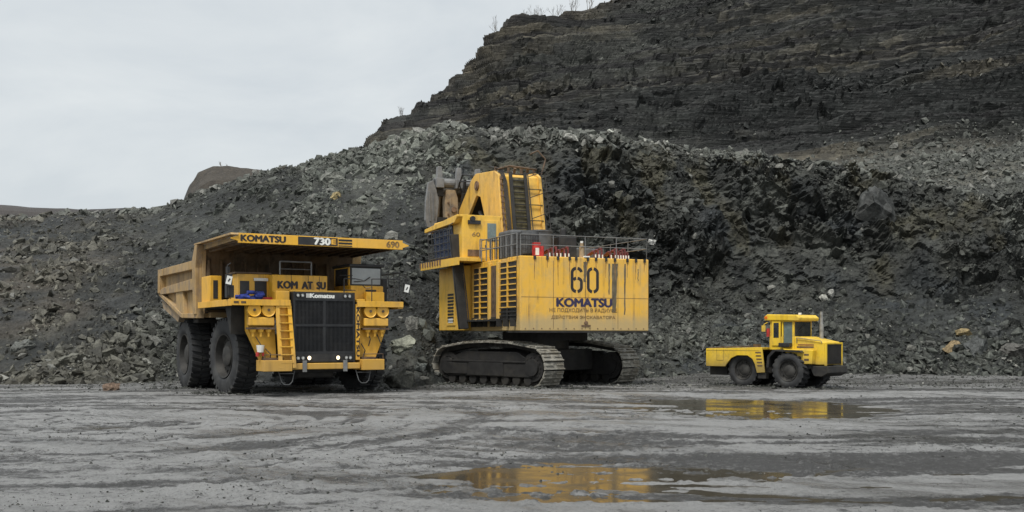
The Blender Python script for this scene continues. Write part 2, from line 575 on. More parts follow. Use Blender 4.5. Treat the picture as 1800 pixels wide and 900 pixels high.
SL = dict(P=P2, n=normals(P2), u=u, v=tv, tk=tk, col=colr, facew=facew)
def slope_at(px, Y):
    """surface point of the bench sheet at an azimuth and distance"""
    i = int(np.clip(np.searchsorted(u, px), 0, NX - 1))
    j = int(np.argmin(np.abs(P2[i, :, 1] - Y)))
    return P2[i, j]

# --- upper stratified cliff
UP = [  # px, base (Y,z), apron (Y,py), top (Y,py)
    (480, (100, 12), (106, 340), (120, 330)),
    (580, (100, 13), (108, 320), (122, 300)),
    (640, (100, 14), (109, 300), (124, 262)),
    (652, (100, 14), (109, 295), (124, 246)),
    (680, (100, 14), (109, 290), (126, 216)),
    (716, (100, 14.5), (109, 285), (127, 206)),
    (745, (100, 14.5), (109, 282), (128, 184)),
    (770, (100, 15), (109, 280), (130, 163)),
    (788, (100, 15), (109, 278), (130, 150)),
    (812, (100, 15), (109, 275), (131, 131)),
    (835, (99, 15), (108, 275), (132, 104)),
    (868, (98, 15), (107, 272), (133, 62)),
    (908, (98, 15), (106, 270), (134, 43)),
    (960, (97, 15), (106, 270), (135, 36)),
    (1000, (97, 15), (105, 268), (136, 20)),
    (1050, (96, 15), (105, 268), (138, 4)),
    (1110, (95, 15), (104, 268), (140, -25)),
    (1300, (93, 15), (103, 280), (142, -80)),
    (1500, (90, 14.2), (102, 272), (142, -110)),
    (1650, (88, 12.8), (101, 258), (140, -140)),
    (1800, (86, 11.8), (99, 252), (137, -170)),
    (2200, (80, 10), (95, 240), (130, -220)),
    (3000, (66, 10), (80, 220), (105, -260)),
]
cols = []
for px, (yb, zb), (ya, pa), (ytp, ptp) in UP:
    za, zz = zt(pa, ya), zt(ptp, ytp)
    cols.append((px, [(yb - 6, zb - 3), (yb, zb), (ya, za), (ytp, zz), (ytp + 8, zz + .3), (ytp + 70, zz - 4)]))
U, u2, tv2, tk2 = sheet(cols, 900, 440, dens=(.3, .5, 1.6, 1, .04))
AX, AV = U.shape[:2]
uu = np.broadcast_to(u2[:, None], (AX, AV)); vv_ = np.broadcast_to(tv2[None], (AX, AV))
n2 = normals(U); n2[n2[..., 2] < 0] *= -1
fw = ss(tk2[2] - .03, tk2[2] + .04, vv_) * (1 - ss(tk2[3] - .01, tk2[3] + .015, vv_))
lean = fbm(U * .03, 3, s=70)
s_ = U[..., 2] - .17 * U[..., 0] + 1.0 * lean + .14 * fbm(U * np.array((.05, .05, .12)), 4, s=71)      # bedding coordinate, dips to the left
b1 = fbm(np.stack((U[..., 0] * .03, U[..., 1] * .02, s_ * .75), -1), 3, s=72)
led = s_ / 1.55; li = np.floor(led); lf_ = led - li
step = (li + ss(.0, .22, lf_)) * 1.55 - s_                                            # saw-tooth ledges
led2 = s_ / .42; step2 = (np.floor(led2) + ss(0, .3, led2 - np.floor(led2))) * .42 - s_
Q = np.stack((U[..., 0] * .42, U[..., 1] * .42, np.floor(led2) * .9), -1)
blk, bid = facets(Q, 5, .35)
g1, gid = facets(U * np.array((.22, .22, .5)), 6, 1.2)
du = fw * (-step * 1.3 * ss(-.6, .1, b1 + .2) - step2 * 1.3 + blk * .28 + g1 * .22 + fbm(U * .05, 4, s=73) * 2.6 + fbm(U * np.array((.25, .25, .9)), 4, s=76) * .35)
vc, vcid = facets(U * np.array((.55, .55, .07)), 16, .5)
du += fw * vc * .7 * ss(-.2, .2, fbm(U * .07, 3, s=95))
du += (1 - fw) * fbm(U * .25, 4, s=74) * .5
U2 = U + n2 * du[..., None]
beds = _h(np.floor(led), np.zeros_like(led), np.zeros_like(led), 9)
beds2 = _h(np.floor(led2), np.zeros_like(led), np.zeros_like(led), 10)
r1 = fbm(U * .08, 4, s=90)
cu = lerp3(np.broadcast_to(dark * .72, U.shape), mid * .95, ss(.35, .95, beds * .55 + beds2 * .45 + r1 * .6))
cu = lerp3(cu, np.array((.092, .080, .056)), .75 * ss(.45, .85, beds * .8 + .15 * bid + .7 * fbm(U * np.array((.035, .035, .1)), 4, s=91)))
cu = lerp3(cu, dark * .75, .8 * ss(.1, .45, fbm(U * np.array((.05, .05, .16)), 4, s=92)))
cu = lerp3(cu, mid * 1.35, (1 - fw) * .6 * ss(1400, 1560, uu))
cu = lerp3(cu, brown * .8, .6 * ss(tk2[3] - .03, tk2[3], vv_))
cu = lerp3(cu, np.full_like(cu, .011), .85 * (beds2 < .22) * fw)
cu = cu * (.50 + .55 * bid[..., None])
cliff = mesh_np('quarry_cliff', U2.reshape(-1, 3), gridfaces(AX, AV), STRATA, cu.reshape(-1, 3))
tag(cliff, 'tall dark layered rock wall of the quarry', kind='structure')
UL = dict(P=U2, n=normals(U2), u=u2, v=tv2, tk=tk2, col=cu)

# --- small brown mound and the far ridge
cols = []
for px, pt in ((250, 440), (300, 400), (322, 358), (334, 325), (350, 303), (372, 293), (400, 292), (440, 297), (470, 302), (520, 312), (600, 330), (700, 350)):
    cols.append((px, [(118, 8), (124, zt(pt + 25, 124) if pt < 360 else 10), (128, zt(pt, 128)), (134, zt(pt, 134) - .2), (150, 9)]))
M_, um, vm, tm = sheet(cols, 160, 90)
M_[..., 2] += .35 * fbm(M_ * .3, 5, s=101)
M_[..., 0] += .3 * fbm(M_ * .4, 4, s=102)
cm = lerp3(np.broadcast_to(dark * 1.0, M_.shape), brown * .75, ss(-.3, .3, fbm(M_ * .15, 4, s=103) + .15))
mnd = mesh_np('mound', M_.reshape(-1, 3), gridfaces(*M_.shape[:2]), FACE, cm.reshape(-1, 3))
tag(mnd, 'small brown flat-topped mound behind the rubble ridge', kind='structure')
cols = []
for px, pt in ((-2500, 350), (-600, 355), (0, 360), (90, 364), (150, 368), (270, 366), (400, 372), (900, 380), (1600, 400)):
    cols.append((px, [(230, 3), (300, zt(pt + 10, 300)), (310, zt(pt, 310)), (330, zt(pt, 330)), (600, 10)]))
G_, ug, vg, tg = sheet(cols, 400, 60)
G_[..., 2] += 1.1 * fbm(G_ * .05, 5, s=111)
cg = lerp3(np.broadcast_to(np.array((.028, .026, .025)), G_.shape), np.array((.045, .038, .034)), ss(-.3, .4, fbm(G_ * np.array((.02, .02, .2)), 4, s=112)))
fh = mesh_np('far_hill', G_.reshape(-1, 3), gridfaces(*G_.shape[:2]), FACE, cg.reshape(-1, 3))
tag(fh, 'distant dark brown ridge under the sky', kind='structure')

# ------------------------------------------------------------------ pit floor
def tracks(X, Y):
    """wheel ruts: bands along arcs round two turning centres"""
    wob = fbm(np.stack((X * .07, Y * .07, 0 * X), -1), 3, s=301) + .16 * fbm(np.stack((X * .6, Y * .6, 0 * X), -1), 4, s=302)
    r1 = np.hypot(X + 13.5, (Y - 31) * 1.25) + 1.6 * wob
    t1 = np.arctan2(Y - 31, X + 13.5)
    r2 = np.hypot(X - 9, Y - 112) + 1.2 * wob
    t2 = np.arctan2(Y - 112, X - 9)
    w1 = ss(2, -6, X - .25 * (Y - 20) + 3 * wob)
    def bands(r_, t_, rr, s_):
        p = np.stack((r_ * 1.0, t_ * rr * .09, 0 * r_), -1)
        q = np.stack((r_ * 3.2, t_ * rr * .45, 0 * r_ + 5), -1)
        return fbm(p, 3, .6, s=s_), fbm(q, 2, .6, s=s_ + 3)
    a1, b1_ = bands(r1, t1, 16, 310); a2, b2_ = bands(r2, t2, 90, 320)
    return a1 * w1 + a2 * (1 - w1), b1_ * w1 + b2_ * (1 - w1)
def g_of(X, Y):
    wv = .5 * fbm(np.stack((X * .05, Y * .05, np.full_like(X, 7.)), -1), 2, s=129)
    U_ = X * .88 - Y * .47; V_ = Y * .88 + X * .47 + 3 * wv
    p = np.stack((U_ * .10, V_ * .60, np.zeros_like(X)), -1)
    tr = fbm(p, 4, .55, s=130)
    U2_ = X * .97 - Y * .24; V2_ = Y * .97 + X * .24 + 2 * wv
    p2 = np.stack((U2_ * .22, V2_ * 1.9, np.ones_like(X)), -1)
    rut = fbm(p2, 3, .5, s=131) + .6 * fbm(np.stack((U_ * .3, V_ * 3.2, 3 + 0 * X), -1), 2, s=139)
    q = np.stack((X, Y, np.full_like(X, 2.0)), -1)
    near = 1 - ss(30, 60, Y)
    fine = fbm(q * 1.5, 5, .6, s=132)
    TA, TB = tracks(X, Y)
    g = .035 + .028 * tr + .045 * TA + .030 * TB + (.006 + .012 * near) * rut + .024 * fine
    clod = fbm(q * 3.6, 4, .62, s=133)
    rough_ = .25 + .75 * ss(-.25, .3, fbm(q * np.array((.3, .5, 1)), 3, s=134))
    g = g + (.075 * np.maximum(clod - .02, 0) + .02 * clod) * rough_ * (.35 + .65 * near)
    def basin(cx, cy, rx, ry, dp):
        e = ((X - cx) / rx) ** 2 + ((Y - cy) / ry) ** 2
        return dp * np.exp(-e ** 1.6)
    g = g - basin(7.5, 34.0, 4.9, 5.6, .13)
    g = g - basin(.6, 20.0, 3.3, 4.6, .092)
    g = g - basin(6.6, 19.0, 4.0, 2.6, .058)
    g = g - basin(-11.8, 29.5, 2.6, 2.4, .05)
    hump = .30 * ss(20, 29, Y) * (1 - ss(43, 49, Y)) * np.exp(-(np.abs(X - 8.0) / 12.5) ** 6)
    g = g + hump
    return g
WATER_Z = -.035
ys = [3.0]
while ys[-1] < 72: ys.append(ys[-1] + max(.035, ys[-1] * .0042))
yy = np.concatenate((np.array([-150, -80, -40, -20, -10, -4, 0, 1.5]), np.array(ys), np.linspace(76, 130, 12), np.array([200, 400, 900])))
aa = np.concatenate((np.linspace(-8, -.7, 14)[:-1], np.linspace(-.7, .7, 760), np.linspace(.7, 8, 14)[1:]))
sY = np.where(yy < 3, 6.0, yy + 3.0)
GX = aa[:, None] * sY[None]; GY = np.broadcast_to(yy[None], GX.shape)
GZ = g_of(GX, GY)
# dark gravel apron rising towards the foot of the face on the right
GZ = GZ + ss(57, 66, GY) * ss(6, 12, GX) * .35
GP = np.stack((GX, GY, GZ), -1)
m, t, b = newmat('wet_pit_floor')
tc = N(t, 'ShaderNodeTexCoord').outputs['Object']
def rot2(vec, deg):
    q = N(t, 'ShaderNodeMapping', vector_type='POINT'); q.inputs['Rotation'].default_value = (0, 0, R(deg))
    t.links.new(vec, q.inputs['Vector']); return q.outputs['Vector']
ra, rb = rot2(tc, 27), rot2(tc, 13)
n_big = noise(t, ra, 1, 6, .6, .5, sc=(.10, .36, 1))
n_tr = noise(t, rb, 1, 7, .68, .8, sc=(.28, 1.0, 1), loc=(3, 1, 0))
n_f = noise(t, tc, 6.0, 8, .72)
n_ff = noise(t, tc, 30, 4, .7)
sx = N(t, 'ShaderNodeSeparateXYZ'); t.links.new(tc, sx.inputs[0])
far = ramp(t, sx.outputs[1], 44, 60)
mixv = math_(t, 'ADD', math_(t, 'MULTIPLY', n_big, .5), math_(t, 'ADD', math_(t, 'MULTIPLY', n_tr, .35), math_(t, 'MULTIPLY', n_f, .25)))
n_st = noise(t, ra, 1, 6, .7, .8, sc=(.6, 2.6, 1), loc=(5, 2, 0))
n_md = noise(t, tc, .9, 8, .72, .3)
n_cl = noise(t, tc, 2.6, 8, .75, .2)
mixv = math_(t, 'ADD', mixv, math_(t, 'ADD', math_(t, 'MULTIPLY', math_(t, 'SUBTRACT', n_md, .5), .6), math_(t, 'MULTIPLY', math_(t, 'SUBTRACT', n_cl, .5), .7)))
mixv = math_(t, 'ADD', mixv, math_(t, 'MULTIPLY', math_(t, 'SUBTRACT', n_st, .5), .35))
band = N(t, 'ShaderNodeAttribute', attribute_name='tone').outputs['Fac']
grit = math_(t, 'ADD', math_(t, 'MULTIPLY', math_(t, 'SUBTRACT', math_(t, 'ADD', math_(t, 'MULTIPLY', n_f, .6), math_(t, 'MULTIPLY', n_ff, .4)), .5), 3.6), math_(t, 'MULTIPLY', math_(t, 'SUBTRACT', mixv, .55), 2.2))
lit = ramp(t, math_(t, 'ADD', band, grit), .15, 1.0)
wet = ramp(t, math_(t, 'ADD', math_(t, 'MULTIPLY', n_big, .45), math_(t, 'MULTIPLY', noise(t, ra, 1, 5, .6, .6, sc=(.16, .8, 1), loc=(9, 4, 0)), .6)), .50, .62)
col = mix(t, lit, (.074, .073, .071), (.40, .40, .395))
col = mix(t, ramp(t, n_f, .5, .75, 0, .6), col, (.06, .058, .052))
col = mix(t, ramp(t, noise(t, tc, 11, 5, .8), .57, .70, 0, .6), col, (.04, .039, .037))
col = mix(t, ramp(t, noise(t, tc, 8, 5, .8, loc=(4, 7, 1)), .56, .68, 0, .6), col, (.40, .40, .39))
col = mix(t, math_(t, 'MULTIPLY', far, .55), col, (.075, .072, .066))
col = mix(t, math_(t, 'MULTIPLY', wet, .45), col, (.06, .058, .052))
t.links.new(col, b.inputs['Base Color'])
rg = ramp(t, wet, 0, 1, .55, .26)
t.links.new(rg, b.inputs['Roughness'])
b.inputs['Specular IOR Level'].default_value = .45
hh = math_(t, 'ADD', math_(t, 'MULTIPLY', n_f, .8), math_(t, 'MULTIPLY', n_ff, .35))
bump(t, hh, 1.0, .26, b)
FLOOR = m
TA, TB = tracks(GX, GY)
pale_band = ss(-.28, .32, TA + .45 * TB + .25 * fbm(np.stack((GX * .22, GY * .3, 0 * GX), -1), 4, s=330) + .30 * np.exp(-((GX + 12) / 6) ** 2 - ((GY - 29) / 5) ** 2) + .12 * ss(26, 14, GY) * ss(3, -3, GX))  # pale mud bands; sky-lit wet sheen at left is put into the tone
pale_band = .14 + .86 * pale_band
gcol = np.stack((pale_band, pale_band, pale_band), -1)
ground = mesh_np('ground', GP.reshape(-1, 3), gridfaces(*GP.shape[:2]), FLOOR, gcol.reshape(-1, 3), smooth=True)
tag(ground, 'wet muddy pit floor with long wheel tracks', kind='structure')

m, t, b = newmat('muddy_water')
tc = N(t, 'ShaderNodeTexCoord').outputs['Object']
b.inputs['Base Color'].default_value = (.060, .052, .038, 1)
t.links.new(ramp(t, noise(t, tc, .9, 4, .6), .35, .7, .06, .24), b.inputs['Roughness'])
b.inputs['IOR'].default_value = 1.33
b.inputs['Specular IOR Level'].default_value = .6
bump(t, noise(t, tc, 1.8, 5, .6, sc=(.6, 1.6, 1)), .10, .02, b)
WATER = m
for (cx, cy, rx, ry, wz, nm) in ((7.5, 34, 7.6, 7.2, .262, 'still puddle in front of the tractor'), (2.6, 17.6, 12.5, 8.5, WATER_Z, 'shallow puddle with mud strips in the foreground'), (-11.8, 29.5, 4, 3.5, WATER_Z, 'small pale puddle at the left')):
    W_ = MB().add([(cx + rx * math.cos(2 * math.pi * k / 48), cy + ry * math.sin(2 * math.pi * k / 48), wz) for k in range(48)], [tuple(range(48))])
    tag(W_.build('water', WATER), nm, kind='structure')

# ------------------------------------------------------------------ broken rock scattered over the slopes
def hull(npts, ax, sd):
    r = random.Random(sd)
    bm = bmesh.new()
    for i in range(npts):
        v = Vector((r.gauss(0, 1), r.gauss(0, 1), r.gauss(0, 1))).normalized()
        v = Vector([max(-.72, min(.72, c)) for c in v])
        v *= r.uniform(.85, 1.15)
        bm.verts.new((v.x * ax[0], v.y * ax[1], v.z * ax[2]))
    res = bmesh.ops.convex_hull(bm, input=bm.verts)
    bmesh.ops.delete(bm, geom=[v for v in bm.verts if not v.link_faces], context='VERTS')
    bmesh.ops.triangulate(bm, faces=bm.faces)
    bm.verts.index_update()
    V = np.array([v.co[:] for v in bm.verts]); Fq = np.array([[v.index for v in f.verts] for f in bm.faces])
    bm.free()
    return V, Fq
PROTO = [hull(random.choice((9, 11, 14)), (random.uniform(.8, 1.2), random.uniform(.6, 1), random.uniform(.35, .75)), k) for k in range(18)]

def rotm(n_):
    qv = rng.normal(size=(n_, 4)); qv /= np.linalg.norm(qv, axis=1, keepdims=True)
    a, b_, c, d_ = qv.T
    return np.stack((np.stack((1 - 2 * (c * c + d_ * d_), 2 * (b_ * c - a * d_), 2 * (b_ * d_ + a * c)), -1),
                     np.stack((2 * (b_ * c + a * d_), 1 - 2 * (b_ * b_ + d_ * d_), 2 * (c * d_ - a * b_)), -1),
                     np.stack((2 * (b_ * d_ - a * c), 2 * (c * d_ + a * b_), 1 - 2 * (b_ * b_ + c * c)), -1)), 1)

def scatter(name, pos, size, col, mat, label, flat=1.0):
    n_ = len(pos)
    which = rng.randint(0, len(PROTO), n_)
    RM = rotm(n_)
    Vs, Fs, Cs, base = [], [], [], 0
    for k, (V, Fq) in enumerate(PROTO):
        id_ = np.where(which == k)[0]
        if not len(id_): continue
        W = np.einsum('nij,vj->nvi', RM[id_], V) * size[id_][:, None, None]
        W[..., 2] *= flat
        W += pos[id_][:, None]
        Vs.append(W.reshape(-1, 3))
        Cs.append(np.repeat(col[id_], len(V), 0))
        off = base + np.arange(len(id_)) * len(V)
        Fs.append((Fq[None] + off[:, None, None]).reshape(-1, 3))
        base += len(id_) * len(V)
    o = mesh_np(name, np.concatenate(Vs), np.concatenate(Fs), mat, np.concatenate(Cs))
    return tag(o, label, kind='stuff')

def pick(S, dens, n_):
    Pq = S['P']
    du_ = np.linalg.norm(np.cross(Pq[1:, :-1] - Pq[:-1, :-1], Pq[:-1, 1:] - Pq[:-1, :-1]), axis=-1)
    wgt = (du_ * dens[:-1, :-1]).ravel(); wgt /= wgt.sum()
    id_ = rng.choice(len(wgt), n_, p=wgt)
    i, j = np.divmod(id_, Pq.shape[1] - 1)
    fu, fv = rng.rand(n_, 1), rng.rand(n_, 1)
    pos = Pq[i, j] * (1 - fu) * (1 - fv) + Pq[i + 1, j] * fu * (1 - fv) + Pq[i, j + 1] * (1 - fu) * fv + Pq[i + 1, j + 1] * fu * fv
    return i, j, pos

def tones(base, n_, palef, var=.35):
    k = rng.uniform(1 - var, 1 + var * 1.4, (n_, 1))
    c = base * k
    pl = rng.rand(n_) < palef
    c[pl] = pale * rng.uniform(.55, 1.0, (pl.sum(), 1))
    return c

inview = ss(-500, -100, ut) * (1 - ss(1950, 2200, ut))
talus = (1 - facew) * (vt > tk[1] * .6) * (vt < tk[3] + .02)
dg_ = np.stack(((P[..., 0] - .9 * P[..., 2]) * .17, P[..., 2] * .06, P[..., 1] * .02), -1)
band = fbm(dg_, 4, s=202)
patchy = .07 + .93 * ss(-.10, .16, .6 * band + .6 * fbm(P * np.array((.13, .08, .08)), 4, s=200) + .25 * fbm(P * .5, 3, s=201))
patchy = np.maximum(patchy, .8 * np.exp(-((vt - tk[3]) / .05) ** 2) * ss(500, 560, ut))
patchy = np.where(ut > 900, (.3 + .7 * patchy) * (1 - .72 * ss(.35 * tk[2], .95 * tk[2], vt)), patchy)
smooth_streak = ss(560, 600, ut) * (1 - ss(760, 800, ut)) * ss(.3 * tk[3], .55 * tk[3], vt) * (1 - ss(.82 * tk[3], .92 * tk[3], vt))
patchy = patchy * (1 - .85 * smooth_streak)
i, j, pos = pick(SL, talus * inview * patchy, 72000)
size = np.minimum(.075 * (rng.pareto(1.95, len(pos)) + 1), .62) * (1 - .22 * ss(850, 950, u[i]))
cb = SL['col'][i, j] * .6 + mid * np.array((1.08, 1.10, 1.05)) * .62
cb = cb * (1 + .8 * (ss(480, 600, u[i]) * ss(.45 * tk[3], .8 * tk[3], tv[j])))[:, None]
lb = ss(350, 120, u[i])[:, None]
cb = cb * (1 - .4 * lb) + np.array((.09, .082, .064)) * .4 * lb * 1.1
scatter('rubble', pos, size, tones(cb, len(pos), .06, .5), ROCK, 'loose broken rock covering the talus slopes')
# blocks on the face and its ledges
i, j, pos = pick(SL, facew * inview * ss(-.1, .3, fbm(P * .25, 4, s=210)), 12000)
size = np.minimum(.07 * (rng.pareto(2.1, len(pos)) + 1), .5)
scatter('rubble', pos, size, tones(SL['col'][i, j] * 1.1, len(pos), .02), ROCK, 'broken blocks lodged on the blasted face')
# pale rubble along the bench edge and the ridge
edge = np.exp(-((vt - tk[3]) / .02) ** 2) * (.25 + ss(560, 660, ut) * (1 - ss(1030, 1120, ut)) + .5 * ss(1090, 1120, ut) * (1 - ss(1300, 1330, ut))) * inview * ss(-.5, .3, fbm(P * .3, 3, s=215) + .1)
i, j, pos = pick(SL, edge, 8000)
size = np.minimum(.10 * (rng.pareto(2.0, len(pos)) + 1), .62)
scatter('rubble', pos, size, tones(np.tile(mid * 1.7, (len(pos), 1)), len(pos), .22), ROCK, 'pale broken rock along the edge of the bench')
# rubble apron on the upper bench at the right and ledges of the cliff
ap = (1 - fw) * (vv_ < tk2[2] + .03) * (.02 + ss(1420, 1620, uu)) * (1 - ss(2000, 2200, uu))
i, j, pos = pick(UL, ap, 11000)
size = np.minimum(.11 * (rng.pareto(2.2, len(pos)) + 1), .6)
scatter('rubble', pos, size, tones(np.tile(mid * 1.5, (len(pos), 1)), len(pos), .10), ROCK, 'pale loose rock heaped on the upper bench')
i, j, pos = pick(UL, fw * (1 - ss(1950, 2100, uu)) * ss(-.05, .3, fbm(U * np.array((.05, .05, .3)), 4, s=220)), 9000)
size = np.minimum(.10 * (rng.pareto(2.3, len(pos)) + 1), .5)
scatter('rubble', pos, size, tones(UL['col'][i, j] * 1.5, len(pos), .02), ROCK, 'loose blocks on the ledges of the high wall')

# gravel and clods on the pit floor
def floor_z(x, y):
    z = g_of(x, y)
    return z + ss(57, 66, y) * ss(6, 12, x) * .35
n_ = 80000
gy = 5 + 61 * rng.rand(n_) ** 1.15
gx = (rng.rand(n_) * 1.3 - .65) * (gy + 2)
dens = ss(-.2, .5, fbm(np.stack((gx * .25, gy * .6, 0 * gx), -1), 3, s=230))
toe = ss(48, 56, gy) * .9
k = rng.rand(n_) < np.clip(dens * .7 + toe, 0, 1)
gx, gy = gx[k], gy[k]
gz = floor_z(gx, gy)
size = np.minimum(.011 * (rng.pareto(2.1, len(gx)) + 1), .055) * (1 + 1.6 * ss(45, 55, gy))
scatter('gravel', np.stack((gx, gy, gz), -1), size, tones(np.tile(mid * .85, (len(gx), 1)), len(gx), .16, .5), PEB, 'small stones and clods strewn over the muddy floor')

cx_, cy_ = [], []
def ring(x0, y0, x1, y1, wdt, n__):
    f_ = rng.rand(n__); a_ = rng.normal(size=n__) * wdt; b_ = rng.normal(size=n__) * wdt
    cx_.extend(list(x0 + (x1 - x0) * f_ + a_)); cy_.extend(list(y0 + (y1 - y0) * f_ + b_))
ring(-4.6, 57.0, 1.6, 51.0, .35, 700); ring(2.6, 51.2, 3.2, 51.6, .4, 220); ring(2.0, 59.5, 6.8, 55.4, .45, 500)
ring(-13.4, 46.8, -12.0, 47.2, .5, 350); ring(-16.6, 51.0, -15.2, 52.0, .5, 300); ring(-12.0, 46.6, -5.5, 50.0, .6, 600)
ring(10.4, 55.2, 15.2, 50.9, .45, 800)
cx_, cy_ = np.array(cx_), np.array(cy_)
cs_ = np.minimum(.03 * (rng.pareto(2.0, len(cx_)) + 1), .17)
scatter('mud_clods', np.stack((cx_, cy_, floor_z(cx_, cy_)), -1), cs_, tones(np.tile(mid * .7, (len(cx_), 1)), len(cx_), .03), PEB, 'mud clods and stones pushed up round the wheels and tracks')

# ------------------------------------------------------------------ boulders one can tell apart
def boulder(px, py, Y, size, col, label, ax=(1, .8, .7), rot=(0, 0, 0), sd=1, name='boulder', group=None):
    V, Fq = hull(26, ax, 900 + sd)
    bm = bmesh.new()
    vs = [bm.verts.new(p) for p in V]
    for f in Fq: bm.faces.new([vs[k] for k in f])
    bmesh.ops.subdivide_edges(bm, edges=bm.edges, cuts=3, use_grid_fill=True)
    bm.verts.ensure_lookup_table()
    P_ = np.array([v.co[:] for v in bm.verts])
    nrm = P_ / (np.linalg.norm(P_, axis=1, keepdims=True) + 1e-6)
    ff, idd = facets(P_ * 2.6 + sd * 7, sd, 1.2)
    P_ = P_ + nrm * (ff * .11 + .03 * fbm(P_ * 4 + sd, 3, s=sd))[:, None]
    bm.verts.index_update()
    Fm = np.array([[v.index for v in f.verts] for f in bm.faces if len(f.verts) == 3])
    if len(Fm) != len(bm.faces):
        bmesh.ops.triangulate(bm, faces=bm.faces)
        Fm = np.array([[v.index for v in f.verts] for f in bm.faces])
    bm.free()
    cc = np.tile(np.array(col), (len(P_), 1)) * (.75 + .5 * idd[:, None])
    o = mesh_np(name, P_, Fm, ROCK, cc)
    o.scale = (size, size, size)
    o.rotation_euler = [R(a) for a in rot]
    o.location = ((px - 900) / F * Y, Y, CAM_H + (HOR - py) / F * Y)
    return tag(o, label, 'boulder', group)
B_ = [
    (709, 606, 53.2, .82, (.21, .215, .17), 'large pale flat-faced boulder beside the dump truck bumper', (1, .7, .52), (20, -22, 10)),
    (703, 668, 51.6, .85, (.085, .085, .072), 'big dark rounded boulder on the ground between truck and shovel', (1, .8, .85), (0, 10, 30)),
    (712, 645, 53.0, .62, (.09, .09, .08), 'dark wedge boulder leaning above the rounded one by the truck', (1, .8, .8), (0, 35, 0)),
    (738, 645, 53.2, .42, (.13, .14, .13), 'grey green angular rock left of the shovel track', (1, .8, .8), (10, 0, 50)),
    (724, 570, 56.0, .50, (.14, .14, .125), 'upright grey slab on the slope above the pale boulder', (.8, .6, 1), (0, 15, 20)),
    (195, 683, 49.6, .46, (.15, .105, .075), 'orange brown boulder at the edge of the floor left of the truck', (1, .8, .72), (0, 0, 25)),
    (1692, 585, 58.6, .62, (.22, .17, .085), 'yellow brown boulder, upper one of two on the right heap', (1, .8, .55), (0, -8, 10)),
    (1674, 612, 57.8, .72, (.22, .165, .09), 'yellow brown boulder, lower tilted one of two on the right heap', (1, .8, .62), (0, -40, 0)),
    (1716, 618, 57.0, 1.05, (.075, .08, .078), 'large dark grey boulder next to the yellow brown ones', (1, .8, .8), (0, 20, 50)),
    (1745, 588, 59.5, .80, (.06, .064, .062), 'dark boulder behind the yellow brown pair', (1, .8, .8), (15, 0, 80)),
    (1785, 618, 57.5, .95, (.08, .078, .07), 'broad dark boulder at the right edge of the photo', (1.2, .8, .7), (0, 12, 15)),
    (1600, 614, 58.6, .42, (.17, .17, .15), 'light grey angular rock left of the yellow brown boulders', (1, .8, .7), (0, 30, 40)),
    (1636, 606, 58.8, .42, (.08, .082, .075), 'dark grey block between the light rock and yellow brown boulders', (1, .8, .8), (0, 0, 10)),
    (585, 318, 86.5, 1.15, (.15, .155, .135), 'huge light grey block high on the rubble ridge', (1, .8, .9), (10, 20, 30)),
    (738, 232, 86.5, .70, (.22, .22, .20), 'pale block on top of the ridge below the high wall', (1, .8, .7), (0, 10, 70)),
    (1005, 242, 82.5, .55, (.32, .32, .29), 'near white block at the bench edge above the shovel boom', (1.3, .8, .6), (0, 10, 20)),
    (1448, 524, 70.5, .36, (.36, .36, .32), 'small whitish rock on the face, left of a touching pair', (1, .8, .9), (0, 10, 20)),
    (1461, 517, 70.6, .34, (.34, .34, .31), 'small whitish rock on the face, right of a touching pair', (1, .8, .9), (0, 40, 70)),
    (1146, 427, 74.5, .36, (.42, .42, .40), 'small white rock on the face beside the shovel railing', (1, .8, .8), (0, 10, 20)),
    (1540, 366, 79.9, 1.6, (.042, .044, .042), 'huge grey overhanging block in the upper blasted face', (1.1, .8, 1.1), (0, 25, 20)),
    (120, 632, 58.5, .70, (.12, .12, .10), 'flat grey boulder low on the left talus', (1.1, .8, .5), (0, -20, 20)),
    (40, 610, 60.5, .75, (.11, .115, .105), 'grey boulder at the left edge of the talus', (1, .8, .6), (0, -25, 60)),
    (590, 345, 84.0, .48, (.30, .24, .12), 'small yellowish block on the ridge above the truck canopy', (1, .8, .8), (0, 0, 0)),
]
for k, (px, py, Y, sz, col, lab, ax, rot) in enumerate(B_):
    if Y > 56:                      # rest the boulder on the slope where it lies
        i_ = int(np.clip(np.searchsorted(u, px), 0, NX - 1))
        w_ = np.where(P2[i_, :, 2] >= zt(py, P2[i_, :, 1]) - .05)[0]
        w_ = w_[P2[i_, w_, 1] > 54]
        if len(w_): Y = float(P2[i_, w_[0], 1]) - sz * .15
    boulder(px, py, Y, sz, col, lab, ax, rot, sd=k + 1, group='boulders lying among the rubble')

# bare shrubs on the skyline
BARK = plain('bare_twigs', (.10, .085, .065), rough=.9, bmp=0)
def shrub(px, py, Y, h, lab, sd, n_=7):
    r = random.Random(sd)
    root = Vector(((px - 900) / F * Y, Y, CAM_H + (HOR - py) / F * Y - .6))
    mb = MB()
    def grow(p, d, l, rad, lev):
        q = p + d * l
        mb.cyl(p, q, rad, 4, rad * .6)
        if lev == 0: return
        for _ in range(r.choice((2, 3))):
            dd = (d + Vector((r.uniform(-.6, .6), r.uniform(-.6, .6), r.uniform(-.1, .5)))).normalized()
            grow(q, dd, l * r.uniform(.55, .8), rad * .6, lev - 1)
    for _ in range(n_):
        d_ = Vector((r.uniform(-.5, .5), r.uniform(-.5, .5), 1)).normalized()
        grow(Vector((r.uniform(-.7, .7) * h * .3, r.uniform(-.5, .5), 0)), d_, h * r.uniform(.3, .5), .035, 3)
    o = mb.build('bare_shrub', BARK)
    o.location = root
    tag(o, lab, 'shrub', 'bare shrubs along the skyline')
shrub(873, 60, 133, 2.4, 'thin bare shrub at the first corner of the high wall', 1, 3)
shrub(922, 42, 134, 2.0, 'low bare shrub right of the corner on the high wall', 2, 5)
